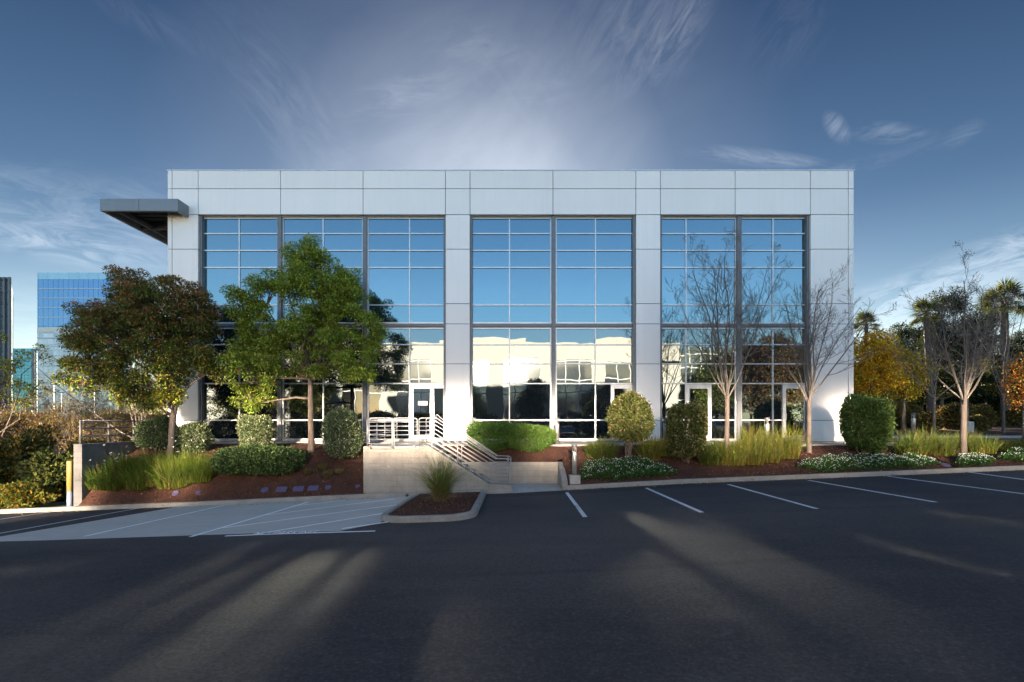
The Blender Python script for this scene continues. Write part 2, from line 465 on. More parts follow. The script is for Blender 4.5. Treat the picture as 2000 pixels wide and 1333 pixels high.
def leafy_tree(name, base, forks, lumps, label, cat, colfn, rc=.36, dens=7, per=95, leaf=(.11, .055), trunk_r=.14, group=None,
               bark='bark', surf=.3, twigs=1.0, filt=None, droop=.25):
    bx, by, bz = base
    root = empty(name, base, label, cat, group)
    off = Vector(base)
    tb = MB()
    fork = Vector(forks[0])
    tp = [Vector(base) - off + Vector((0, 0, -.2))] + [Vector(p) - off for p in forks[::-1]]
    mids = []
    for i in range(len(tp) - 1):
        mids += wiggle(tp[i], tp[i + 1], 4, .012)[:-1]
    mids.append(tp[-1])
    nn = len(mids)
    tb.tube(mids, [trunk_r * (1.25 if i == 0 else 1.08 if i == 1 else 1 - .35 * i / nn) for i in range(nn)], 9)
    C = crown_clumps(lumps, dens, surf)
    if filt is not None: C = C[filt(C)]
    top = tp[-1]
    for (cx, cy, cz, rx, ry, rz) in lumps:
        lc = Vector((cx, cy, cz - rz * .45)) - off
        st = top if lc.z > top.z - .2 else tp[-1].lerp(tp[0], .25)
        pts = wiggle(st, lc, 5, .05, .06)
        r0 = trunk_r * .42
        tb.tube(pts, [r0 * (1 - .65 * i / 5) for i in range(6)], 6)
        mine = [c for c in C if abs(c[0] - cx) < rx and abs(c[1] - cy) < ry and abs(c[2] - cz) < rz]
        for c in mine[::max(1, int(2 / max(twigs, .05)))]:
            c = Vector(c) - off
            s = min(pts[2:], key=lambda p: (p - c).length)
            tb.tube(wiggle(s, c, 3, .06, .05), [.025, .018, .012, .006], 4, False)
    tb.build('trunk', MAT[bark], root, True)
    P, A, Nn, idx = clump_leaves(C, rc, per, droop)
    n = len(P)
    col = colfn(P, C[idx], idx, n)
    s = .75 + .5 * rng.random(n)
    leaf_object('crown', P, A, Nn, leaf[0] * s, leaf[1] * s, col, root, loc=base)
    return root

def shrub(name, x, y, z0, z1, rx, ry, label, cat, cols, w=None, leaf=(.06, .035), n=5200, box=.5, stems=True, group=None, bumps=.19, lowz=0.0, tips=None, seed=0, hollow=.62):
    """clipped bush: leaves fill the shell of a super-ellipsoid with an uneven outline"""
    root = empty(name, (x, y, z0), label, cat, group)
    n = int(n * 1.9); leaf = (leaf[0] * 1.2, leaf[1] * 1.25)
    h = (z1 - z0 - lowz) / 2
    d = rdir(n)
    e = 2.0 + 2.2 * box
    sup = (np.abs(d) ** e).sum(1) ** (-1 / e)
    lob = rdir(26); lobh = rng.random(26)
    dots = d @ lob.T
    wv = (np.exp((dots - 1) * 14) * (lobh - .45)).sum(1)
    R = sup * (1 + bumps * wv * 2.2)
    r = hollow + (1 - hollow) * rng.random(n) ** .6
    r = np.where(rng.random(n) < .10, r * (1 + .14 * rng.random(n)), r)
    Q = d * (R * r)[:, None]
    Q = Q / np.percentile(np.abs(Q), 99.8, axis=0) * np.array([rx, ry, h])
    P = Q + np.array([x, y, z0 + lowz + h])
    keep = P[:, 2] > z0 + .02
    P, d, r = P[keep], d[keep], r[keep]; m = len(P)
    A = unit(d + .8 * rdir(m) + np.array([0, 0, .25]))
    Nn = unit(d * .7 + np.array([0, 0, .5]) + .7 * rdir(m))
    col = pal(m, cols, w)
    if tips is not None:
        k = (r > .93) & (rng.random(m) < tips[1]); col[k] = pal(int(k.sum()), [tips[0]], None, .2)
    s = .7 + .6 * rng.random(m)
    leaf_object('foliage', P, A, Nn, leaf[0] * s, leaf[1] * s, col, root, loc=(x, y, z0))
    if stems:
        sb = MB()
        for k in range(9):
            a = random.uniform(0, 6.28); q = random.uniform(.2, .8)
            sb.tube(wiggle((random.uniform(-.1, .1), random.uniform(-.1, .1), -.08), (rx * q * math.cos(a), ry * q * math.sin(a), lowz + h * random.uniform(.7, 1.5)), 4, .06),
                    [.032, .026, .02, .013, .007], 5, False)
        sb.build('stem', MAT['bark'], root, True)
    return root

def grass_clump(name, spots, ln, label, group, cols, w=None, blades=600, wid=.013, spread=.35, lean=.75, cat='ornamental grass', flowers=0, loc=None):
    """arching blades; spots = crown centres (x,y,z)"""
    base = np.array(loc if loc is not None else spots[0], float)
    blades = int(blades * 1.5); n = blades * len(spots)
    idx = np.repeat(np.arange(len(spots)), blades)
    S = np.array(spots, float)[idx]
    a = rng.random(n) * 2 * np.pi; rr = spread * np.sqrt(rng.random(n))
    S = S + np.stack([np.cos(a) * rr, np.sin(a) * rr, -.03 * np.ones(n)], 1)
    spread *= 1.25; lean *= 1.4
    az = a + rng.normal(0, .9, n)
    le = lean * (.10 + 1.0 * rng.random(n)) * (.5 + rr / spread * .7)
    Ls = ln * (.35 + .72 * rng.random(n) ** .8) * (.62 + .55 * rng.random(len(spots)))[idx]
    H = np.stack([np.cos(az), np.sin(az), np.zeros(n)], 1)
    Z = np.array([0, 0, 1.0])
    side = np.stack([-np.sin(az), np.cos(az), np.zeros(n)], 1)
    tw = rng.normal(0, .8, n)[:, None]
    side = unit(side * np.cos(tw) + H * np.sin(tw))
    T = [0, .35, .7, 1.0]
    V = np.empty((n, 7, 3))
    for i, t in enumerate(T):
        p = S + Ls[:, None] * (H * (le * t ** 1.9)[:, None] * .8 + Z * (t * (1 - .42 * le * t))[:, None])
        wv = wid * [1, .95, .65, 0][i]
        if i < 3:
            V[:, 2 * i] = p - side * wv / 2; V[:, 2 * i + 1] = p + side * wv / 2
        else: V[:, 6] = p
    V -= base
    o = np.arange(n) * 7
    Q = np.stack([np.stack([o, o + 1, o + 3, o + 2], 1), np.stack([o + 2, o + 3, o + 5, o + 4], 1)], 1).reshape(-1, 4)
    Tr = np.stack([o + 4, o + 5, o + 6], 1)
    me = bpy.data.meshes.new(name)
    nq, nt_ = len(Q), len(Tr)
    me.vertices.add(n * 7); me.loops.add(nq * 4 + nt_ * 3); me.polygons.add(nq + nt_)
    me.vertices.foreach_set('co', V.reshape(-1))
    me.loops.foreach_set('vertex_index', np.concatenate([Q.reshape(-1), Tr.reshape(-1)]).astype(np.int32))
    me.polygons.foreach_set('loop_start', np.concatenate([np.arange(nq) * 4, nq * 4 + np.arange(nt_) * 3]).astype(np.int32))
    c = pal(n, cols, w) * (.78 + .5 * rng.random((len(spots), 1)))[idx]
    dry = rng.random(n) < .12; c[dry] = pal(int(dry.sum()), [(.17, .13, .06), (.12, .09, .04)])
    base_c = c * np.array([1.15, .95, .8])
    C = np.ones((nq + nt_, 4)); C[0:nq:2, :3] = base_c; C[1:nq:2, :3] = c; C[nq:, :3] = c * np.array([1.2, 1.08, .9]); C[:, :3] *= 1.45
    at = me.attributes.new('leaf_color', 'FLOAT_COLOR', 'FACE'); at.data.foreach_set('color', np.clip(C, .003, 1).reshape(-1).astype(np.float32))
    me.materials.append(MAT['blade']); me.update(calc_edges=True)
    if flowers:
        root = empty(name, tuple(base), label, cat, group)
        link('foliage', me, root)
        fb = MB(); sb = MB()
        for k in range(flowers):
            i = random.randrange(n)
            b = Vector(S[i] - base); hv = Vector(H[i])
            tp = b + Vector((0, 0, ln * random.uniform(.8, 1.15))) + hv * random.uniform(.05, .4)
            sb.tube([b, b.lerp(tp, .6) + Vector((0, 0, .05)), tp], .004, 3, False)
            for q in range(5):
                c0 = tp + Vector((random.uniform(-.03, .03), random.uniform(-.03, .03), random.uniform(-.01, .03)))
                fb.lathe(c0.x, c0.y, [(.002, c0.z - .008), (.013, c0.z), (.004, c0.z + .008)], 5)
        sb.build('stem', MAT['blade'], root)
        f = fb.build('flowers', MAT['petal'], root); f['kind'] = 'stuff'
        return root
    o = link(name, me, None, tuple(base))
    return tag(o, label, cat, group)

def flower_cover(name, outline, zf, label, n=9000, flowers=380, hgt=.28):
    """low leafy mat with white flower heads inside the polygon outline (X,Y)"""
    poly = np.array(outline, float)
    lo, hi = poly.min(0), poly.max(0)
    def inside(p):
        c = np.zeros(len(p), bool); j = len(poly) - 1
        for i in range(len(poly)):
            xi, yi = poly[i]; xj, yj = poly[j]
            t = ((yi > p[:, 1]) != (yj > p[:, 1])) & (p[:, 0] < (xj - xi) * (p[:, 1] - yi) / (yj - yi + 1e-12) + xi)
            c ^= t; j = i
        return c
    p = lo + rng.random((n * 3, 2)) * (hi - lo)
    p = p[inside(p)][:n]
    m = len(p)
    ctr = p.mean(0)
    k = 40
    hc = ctr + (rng.random((k, 2)) - .5) * (hi - lo)
    dd = ((p[:, None, :] - hc[None]) ** 2).sum(2)
    mound = np.exp(-dd / .10).max(1)
    edge = 1 - np.clip((np.abs(p - ctr) / ((hi - lo) / 2 + 1e-6)).max(1), 0, 1) ** 4
    z = np.array([zf(a, b) for a, b in p])
    hh = hgt * (.35 + .65 * mound) * (.3 + .7 * edge)
    Z = z + hh * rng.random(m) ** .5
    P = np.column_stack([p, Z])
    base = np.array([ctr[0], ctr[1], zf(*ctr)])
    root = empty(name, tuple(base), label, 'flowering shrub', 'white flowering groundcover plants along the kerb')
    A = unit(rdir(m) + np.array([0, -.1, .35])); Nn = unit(rdir(m) * .6 + np.array([0, 0, 1]))
    col = pal(m, [(.030, .075, .018), (.045, .10, .022), (.022, .055, .016), (.08, .14, .03)], [4, 4, 3, 1])
    s = .7 + .6 * rng.random(m)
    leaf_object('foliage', P, A, Nn, .06 * s, .034 * s, col, root, loc=base)
    fb = MB()
    for i in rng.choice(m, min(flowers, m), replace=False):
        x, y = P[i, 0] - base[0], P[i, 1] - base[1]; zz = z[i] + hh[i] + random.uniform(0, .05) - base[2]
        r = random.uniform(.011, .019)
        fb.lathe(x, y, [(.003, zz - .01), (r, zz), (r * .6, zz + .008)], 6)
    f = fb.build('flowers', MAT['petal'], root); f['kind'] = 'stuff'
    return root

# ---- bare tree ----
def bare_tree(name, base, fork_h, top_h, spread, label, group, trunk_r=.075, limbs=8, pods=0, lean=(0, 0), seed=1, twig_r=.013, dense=1.0, leaves=None, bark='bark_pale'):
    rs = random.Random(seed)
    root = empty(name, base, label, 'tree', group)
    tb = MB(); bb = MB()
    f = Vector((lean[0], lean[1], fork_h))
    tr = [Vector((0, 0, -.15)), Vector((0, 0, .12)), f * .35 + Vector((rs.uniform(-.02, .02), 0, 0)), f * .7 + Vector((rs.uniform(-.025, .025), 0, 0)), f]
    tb.tube(tr, [trunk_r * 1.35, trunk_r * 1.1, trunk_r, trunk_r * .95, trunk_r * 1.0], 9)
    tips = []
    H = top_h - fork_h
    def branch(p, d, ln, r, depth, mb):
        k = 6 if depth < 2 else (4 if depth == 2 else 3)
        pts = [p]; q = p.copy(); dd = d.copy()
        for i in range(k):
            wob = .10 if depth == 0 else .16
            dd = (dd + Vector((rs.gauss(0, wob), rs.gauss(0, wob), rs.gauss(0, wob * .6) + (.045 if depth == 0 else .06)))).normalized()
            q = q + dd * ln / k
            pts.append(q.copy())
        end = r * (.28 if depth < 3 else .5)
        rad = [r + (end - r) * (i / k) for i in range(k + 1)]
        mb.tube(pts, rad, 6 if depth == 0 else (4 if depth == 1 else 3), False)
        if depth >= 3:
            tips.append(pts[-1]); return
        cnt = [int(7 * dense), int(6 * dense), int(4 * dense)][depth]
        for j in range(cnt):
            t = (.22 if depth == 0 else .15) + (.98 - .22) * (j + rs.random()) / cnt
            i = min(k - 1, int(t * k)); u = t * k - i
            pp = pts[i].lerp(pts[i + 1], u)
            td = (pts[i + 1] - pts[i]).normalized()
            ax = Vector((rs.gauss(0, 1), rs.gauss(0, 1), rs.gauss(0, .5)))
            ax = (ax - td * ax.dot(td)).normalized()
            ang = rs.uniform(.45, .95)
            nd = (td * math.cos(ang) + ax * math.sin(ang))
            nd.z = nd.z * .85 + .14; nd.normalize()
            l2 = ln * (1 - t * .55) * [.5, .5, .55][depth] * rs.uniform(.7, 1.3)
            branch(pp, nd, l2, max(twig_r * .45, rad[i] * [.45, .5, .6][depth]), depth + 1, mb)
        tips.append(pts[-1])
    for i in range(limbs):
        a = 2 * math.pi * (i + rs.uniform(-.25, .25)) / limbs
        out = rs.uniform(.25, 1.0) if i % 3 else rs.uniform(.05, .3)
        tgt = Vector((math.cos(a) * spread * out, math.sin(a) * spread * out * .8, H * (1 - .35 * out ** 2)))
        st = f - Vector((0, 0, rs.uniform(0, .35) if i > 1 else 0))
        d = (tgt * .8 + Vector((math.cos(a), math.sin(a), 0)) * spread * .62 * out).normalized()
        branch(st, d, tgt.length * rs.uniform(.85, 1.0), trunk_r * rs.uniform(.30, .48), 0, bb)
    tb.build('trunk', MAT[bark], root, True)
    bb.build('branches', MAT['twig'], root, True)
    if pods:
        pb = MB()
        ts = sorted(tips, key=lambda t: -t.z)[:pods * 2]
        rs.shuffle(ts)
        for t in ts[:pods]:
            for q in range(rs.randint(3, 7)):
                c = t + Vector((rs.gauss(0, .04), rs.gauss(0, .04), rs.gauss(0, .05)))
                pb.lathe(c.x, c.y, [(.003, c.z - .014), (.014, c.z), (.004, c.z + .014)], 5)
        s = pb.build('seed_pods', MAT['twig'], root); s['kind'] = 'stuff'
    if leaves:
        cols, per, sz = leaves
        T = np.array([t[:] for t in tips])
        T = T[rng.random(len(T)) < leaves[1]] if per < 1 else T
        T = np.repeat(T, 3 if per < 1 else int(per), 0)
        m = len(T)
        P = T + rng.normal(0, .07, (m, 3)) + np.array(base)
        leaf_object('crown', P, unit(rdir(m) + np.array([0, 0, -.4])), unit(rdir(m) * .7 + np.array([0, 0, .6])), sz * (.7 + .6 * rng.random(m)), sz * .6, pal(m, cols), root, loc=base)
    return root

# =================================================================== ground
XS = [-60, -50, -40, -32, -26, -22] + [round(-20 + .5 * i, 2) for i in range(81)] + [22, 26, 32, 40, 50, 60]
YS = [round(-16 + .6 * i, 2) for i in range(54)] + [YK]
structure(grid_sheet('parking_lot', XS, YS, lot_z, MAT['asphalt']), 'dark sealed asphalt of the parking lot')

def ter(X, Y):
    left = np.interp(Y, [16.8, 20, 28, 40, 55, 90, 200, 2000], [-2.25, -2.3, -2.2, -1.2, -.1, .2, .25, .3])
    if X < -15.3: left += min(0, (X + 15.3) * .035) * (1 if Y < 40 else .3)
    right = np.interp(Y, [16.8, 19.1, 24, 34, 48, 70, 110, 250, 2000], [float(zk(min(X, 30))) + .05, -.2, -.04, .2, .75, 1.6, 1.9, 1.6, .6])
    if Y < 16.7: return float(lot_z(max(-60, min(60, X)), max(-16, Y))) - .12
    if X <= -15.15: return float(left)
    if X >= 15.3: return float(right)
    return -2.5 if Y < 21.3 else -.6
tx = [-1500, -700, -350, -200, -120, -80, -60, -50, -42, -36, -30, -26, -23, -20, -18, -16.5, -15.4, -15.15, -14.9, -8, 0, 8, 15.0, 15.31, 16, 17, 18, 20, 22, 25, 28, 32, 36, 42, 50, 60, 80, 120, 200, 400, 800, 1500]
ty = [-600, -200, -80, -40, -16.6, -5, 5, 16.3, 16.65, 16.8, 17.5, 18.2, 19.1, 20, 21.25, 21.35, 24, 28, 32, 36, 40, 45, 50, 55, 60, 70, 80, 100, 140, 200, 350, 700, 1500, 2500]
structure(grid_sheet('ground', tx, ty, ter, MAT['dirt']), 'dry brown ground beyond the lot')

# ---- concrete pad of the accessible stalls, lines, lettering
pad = [(-11.45, 16.585), (-12.0, 10.6), (-3.75, 10.55), (-3.05, 11.6), (-3.3, 12.2), (-3.3, 16.585)]
def drape_strip(mb, a, b, w, lift, steps=10):
    a = Vector((a[0], a[1])); b = Vector((b[0], b[1])); d = (b - a).normalized(); s = Vector((-d.y, d.x)) * w / 2
    vs = []
    for i in range(steps + 1):
        p = a.lerp(b, i / steps)
        for q in (p - s, p + s): vs.append((q.x, q.y, float(lot_z(q.x, q.y)) + lift))
    mb.add(vs, [(2 * i + 1, 2 * i, 2 * i + 2, 2 * i + 3) for i in range(steps)])
mb = MB()
nY = 14
for k in range(nY):
    y0 = 10.6 + (16.585 - 10.6) * k / nY; y1 = 10.6 + (16.585 - 10.6) * (k + 1) / nY
    def xl(y): return -12.0 + .55 * (y - 10.6) / 6
    def xr(y): return float(np.interp(y, [10.6, 10.9, 11.5, 12.2, 16.6], [-3.8, -3.6, -3.1, -3.26, -3.26]))
    for j in range(14):
        P4 = []
        for (y, t) in ((y0, j / 14), (y0, (j + 1) / 14), (y1, (j + 1) / 14), (y1, j / 14)):
            x = xl(y) + (xr(y) - xl(y)) * t
            P4.append((x, y, float(lot_z(x, y)) + .006))
        mb.add(P4, [(0, 1, 2, 3)])
structure(mb.build('concrete_pad', MAT['concrete'], smooth=True), 'pale concrete pad of the striped stalls')

def line(p0, p1, w=.10, m='paint', lift=.010):
    mb = MB(); drape_strip(mb, ground_at(*p0), ground_at(*p1), w, lift)
    return structure(mb.build('parking_line', MAT[m]), 'white painted parking line')
for p0, p1 in [((1107, 963), (1143, 1011)), ((1262, 954), (1371, 1002)), ((1422, 947), (1596, 995)), ((1579, 939), (1828, 982)),
               ((1733, 931), (2040, 971)), ((1884, 922), (2120, 954)), ((2035, 914), (2300, 944))]:
    line(p0, p1, .105)
for p0, p1 in [((-40, 1050), (290, 990)), ((-60, 1024), (105, 1000))]: line(p0, p1, .10)
for p0, p1 in [((165, 1049), (438, 988)), ((372, 1050), (601, 982)), ((576, 989), (676, 978)), ((512, 1008), (772, 975.5)), ((432, 1033), (799, 984)),
               ((499, 1045), (772, 1000)), ((668, 1034), (757, 1021)), ((440, 1048.3), (733, 1038.7))]:
    line(p0, p1, .10, 'paint_worn', .013)
cu = bpy.data.curves.new('painted_lettering', 'FONT'); cu.body = 'NO PARKING'; cu.size = .42; cu.resolution_u = 2
to = bpy.data.objects.new('tmp_text', cu); COL.objects.link(to)
bpy.context.view_layer.update()
me = bpy.data.meshes.new_from_object(to.evaluated_get(bpy.context.evaluated_depsgraph_get()))
bpy.data.objects.remove(to)
xa, ya = ground_at(486, 1047.5); xb, yb = ground_at(611, 1044)
wid = max(v.co.x for v in me.vertices)
for v in me.vertices:
    x = xa + v.co.x / wid * (xb - xa); y = ya + .03 + (yb - ya) * (v.co.x / wid) + v.co.y * 1.15
    v.co = (x, y, float(lot_z(x, y)) + .015)
me.name = 'painted_lettering'; me.materials.clear(); me.materials.append(MAT['paint_worn'])
structure(link('painted_lettering', me), 'white NO PARKING lettering on the concrete')

# ---- kerbs
def kerb_run(name, x0, x1, y0=YK, w=.16, h=.145):
    mb = MB(); n = max(2, int((x1 - x0) / 1.0)); seg = 0
    xs = [x0 + (x1 - x0) * i / n for i in range(n + 1)]
    per = 3
    for s in range(0, n, per):
        part = xs[s:s + per + 1]
        if len(part) < 2: continue
        part = [part[0] + (.004 if s else 0)] + part[1:-1] + [part[-1] - .004]
        vs = []
        for x in part:
            z = float(zk(x))
            vs += [(x, y0, z - .3), (x, y0 + .012, z + h - .025), (x, y0 + .035, z + h), (x, y0 + w, z + h), (x, y0 + w, z - .3)]
        fs = []
        for i in range(len(part) - 1):
            for k in range(4): fs.append((i * 5 + k, (i + 1) * 5 + k, (i + 1) * 5 + k + 1, i * 5 + k + 1))
        fs.append(tuple(range(5))); fs.append(tuple(reversed(range((len(part) - 1) * 5, len(part) * 5))))
        mb.add(vs, fs)
    return structure(mb.build(name, MAT['kerb']), 'pale concrete kerb')
kerb_run('kerb', -60, 0.02); kerb_run('kerb', 1.78, 60)
# island kerb: rounded U
def u_path(xl, xr, yf, r, yb):
    pts = [(xl, yb)]
    for i in range(9): a = math.pi + math.pi / 2 * i / 8; pts.append((xl + r + r * math.cos(a), yf + r + r * math.sin(a)))
    for i in range(9): a = 1.5 * math.pi + math.pi / 2 * i / 8; pts.append((xr - r + r * math.cos(a), yf + r + r * math.sin(a)))
    pts.append((xr, yb)); return pts
mb = MB(); outer = u_path(-3.28, -.88, 11.45, .75, 16.56); inner = u_path(-3.12, -1.04, 11.61, .60, 16.56)
vs = []; 
for (a, b) in zip(outer, inner):
    z = float(lot_z(*a))
    vs += [(a[0], a[1], z - .2), (a[0] * .99 + b[0] * .01, a[1] * .99 + b[1] * .01, z + .115), (a[0] * .8 + b[0] * .2, a[1] * .8 + b[1] * .2, z + .14), (b[0], b[1], z + .14), (b[0], b[1], z - .2)]
fs = [(i * 5 + k, (i + 1) * 5 + k, (i + 1) * 5 + k + 1, i * 5 + k + 1) for i in range(len(outer) - 1) for k in range(4)]
mb.add(vs, fs)
structure(mb.build('kerb', MAT['kerb'], smooth=False), 'rounded concrete kerb of the planting island')
mb = MB()
ctr = (-2.1, 14.2)
ring = inner + [inner[0]]
vs = []
for t in (1.0, .66, .33, 0.02):
    for (x, y) in inner:
        X = ctr[0] + (x - ctr[0]) * t; Y = ctr[1] + (y - ctr[1]) * t
        vs.append((X, Y, float(lot_z(X, Y)) + .09 + .09 * (1 - t * t)))
ni = len(inner)
fs = [(r * ni + i, r * ni + (i + 1) % ni, (r + 1) * ni + (i + 1) % ni, (r + 1) * ni + i) for r in range(3) for i in range(ni)]
fs.append(tuple(3 * ni + i for i in range(ni)))
mb.add(vs, fs)
structure(mb.build('planting_bed', MAT['mulch'], smooth=True), 'red-brown mulch of the island')
def isl_z(X, Y):
    t = max(abs(X - ctr[0]) / 1.05, abs(Y - ctr[1]) / 2.5)
    return float(lot_z(X, Y)) + .09 + .09 * max(0, 1 - t * t)

# ---- planting beds
def bump_bed(x, y):
    return bed_z(x, y) + .035 * math.sin(x * 2.1 + y) * math.sin(y * 2.7 + x * .6) * min(1, max(0, (y - 16.9) * 2))
structure(grid_sheet('planting_bed', [-15.05 + .25 * i for i in range(40)] + [-5.12], [16.75, 16.9, 17.2, 17.6, 18, 18.4, 18.8, 19.2, 19.8, 20.4, 21.0, 21.25], bump_bed, MAT['mulch']), 'mulched planting bed left of the stairs')
structure(grid_sheet('planting_bed', [1.9 + .3 * i for i in range(46)], [16.75, 16.9, 17.2, 17.5, 17.8, 18.1, 18.4, 18.7, 19.0, 19.12], bump_bed, MAT['mulch']), 'mulched planting bed right of the stairs')
structure(grid_sheet('planting_bed', [15.6 + .5 * i for i in range(60)], [16.75, 16.9, 17.3, 17.8, 18.4, 19.1, 20, 21, 22, 23, 24], bump_bed, MAT['mulch']), 'mulched planting bed beyond the building')
structure(grid_sheet('planting_bed', [-3.0 + .35 * i for i in range(15)], [18.28, 18.4, 18.7, 19.0, 19.12], bump_bed, MAT['mulch']), 'mulched planting bed behind the stairs')
# ---- sidewalk along the facade, platform and landing
mb = MB()
xs = [-5.1, -2.95, 0, 3, 6, 9, 12, 15, 17.6]
for a, b in zip(xs[:-1], xs[1:]): mb.bbox(a + .006, b - .006, 19.1, 21.19, -.4, -.05 if a > -3 else -.012, .01)
structure(mb.build('sidewalk', MAT['walk']), 'concrete sidewalk along the facade')
mb = MB(); mb.box(-14.9, -5.12, 21.05, 21.19, -.4, -.03)
structure(mb.build('building_plinth', MAT['walk']), 'concrete footing below the left windows')

# bark chips: a loose scatter over the beds
k = 17000
px_ = np.empty((0, 2))
x = np.concatenate([rng.uniform(-15, -5.15, k // 2), rng.uniform(1.95, 26, k // 2), rng.uniform(-3.05, -1.1, 1500)])
y = np.concatenate([16.8 + 4.2 * rng.random(k // 2) ** 1.4, 16.8 + 2.3 * rng.random(k // 2), rng.uniform(11.7, 16.4, 1500)])
z = np.array([isl_z(a, b) if (-3.2 < a < -.9 and b < 16.6) else bump_bed(a, b) for a, b in zip(x, y)])
m_ = len(x); P = np.column_stack([x, y, z + .004])
A = rdir(m_) * np.array([1, 1, .28]); Nn = unit(rdir(m_) * .4 + np.array([0, 0, 1]))
s = rng.random(m_)
chips = leaf_object('bark_chips', P, A, Nn, .025 + .06 * s, .012 + .022 * rng.random(m_),
    pal(m_, [(.10, .042, .028), (.055, .022, .015), (.17, .085, .055), (.24, .15, .11), (.30, .13, .05)], [5, 4, 3, 1, .5]), None)
chips['kind'] = 'stuff'; tag(chips, 'loose red-brown bark chips and dry leaves on the beds', 'bark mulch')

# =================================================================== office building
B = empty('office_building', (0, DF, 0), 'wide silver-panelled two-storey office building with blue mirrored windows', 'building')
OFF = Vector((0, DF, 0))
def bpart(mb, name, mat, parent=None, label=None, smooth=False):
    """mesh in world coordinates, parented to the building (or a part of it)"""
    root = parent or B
    mb.v = [(v[0], v[1] - DF, v[2]) for v in mb.v]
    o = mb.build(name, mat, root, smooth)
    if label: o['label'] = label
    return o
def fx(px): return (px - CX) * DF / FPX
def fz(py): return EYE - (py - CY) * DF / FPX
YG = DF + .30; YF = DF + .23
def gx(px): return (px - CX) * YF / FPX
def gz(py): return EYE - (py - CY) * YF / FPX
ZT = fz(333.5)
XL, XR = fx(327), fx(1668)
G = .012
mb = MB()
def panel(px0, px1, py0, py1, y0=DF, y1=DF + .22):
    """one wall panel between pixel joints of the facade plane"""
    mb.bbox(fx(px0) + G, fx(px1) - G, y0, y1, fz(py1) + G, fz(py0) - G, .006)
top_j = [327, 336, 387, 548, 709, 870, 918, 1080, 1242, 1290, 1436, 1583, 1657, 1668]
for a, b in zip(top_j[:-1], top_j[1:]):
    panel(a, b, 333.5, 369); panel(a, b, 369, 419.5)
pier_rows = [419.5, 487, 593.5, 633, 711, 821.5, 862.5]
for (a, b) in ((870, 918), (1242, 1290), (1583, 1657), (336, 387), (327, 336), (1657, 1668)):
    rows = pier_rows if a not in (327, 1657) else pier_rows
    for r0, r1 in zip(rows[:-1], rows[1:]): panel(a, b, r0, r1)
# side walls and the rear
for Xs, sgn in ((XL, 1), (XR, -1)):
    ys = [DF + .23, 24.5, 28, 31.5, 35, 38.5, 42]
    zz = [0, 1.2, 3.4, 5.15, 6.0, 8.4, 10.05, 11.1, ZT]
    for a, b in zip(ys[:-1], ys[1:]):
        for c, d in zip(zz[:-1], zz[1:]):
            mb.bbox(Xs if sgn > 0 else Xs - .12, Xs + .12 if sgn > 0 else Xs, a + G, b - G, c + G, d - G, .006)
# window reveals
for (a, b) in ((387, 870), (918, 1242), (1290, 1583)):
    mb.box(fx(a) - .10, fx(a), DF + .225, YG + .03, 0.0, fz(419.5)); mb.box(fx(b), fx(b) + .10, DF + .225, YG + .03, 0.0, fz(419.5))
    mb.box(fx(a) - .1, fx(b) + .1, DF + .225, YG + .05, fz(419.5), fz(419.5) + .1)
bpart(mb, 'wall', MAT['panel'])
mb = MB()
mb.box(XL + .05, XR - .05, DF + .4, 42, .0, ZT - .35)
for a, b in ((870, 918), (1242, 1290), (1583, 1667), (328, 387)): mb.box(fx(a) + .03, fx(b) - .03, DF + .05, DF + .41, 0, ZT - .1)
mb.box(XL + .03, XR - .03, DF + .05, DF + .41, fz(419.5) + .02, ZT - .06)
bpart(mb, 'core', MAT['joint'])
mb = MB(); mb.box(XL - .02, XR + .02, DF - .02, DF + .42, ZT - .012, ZT + .035)
bpart(mb, 'parapet_cap', MAT['alu'])
mb = MB()
for i in range(8): mb.bbox(-31 + i * 7.5, -31 + (i + 1) * 7.5 - .04, 45, 45.3, -1, ZT - .3, .01)
mb.box(-31, 29, 45.3, 62, -1, ZT - .5); mb.box(-6, 6, 42, 45, 0, ZT - .6)
bpart(mb, 'added_sun_screen', MAT['panel'])  # unseen mass added behind the building to keep low sun off the lot

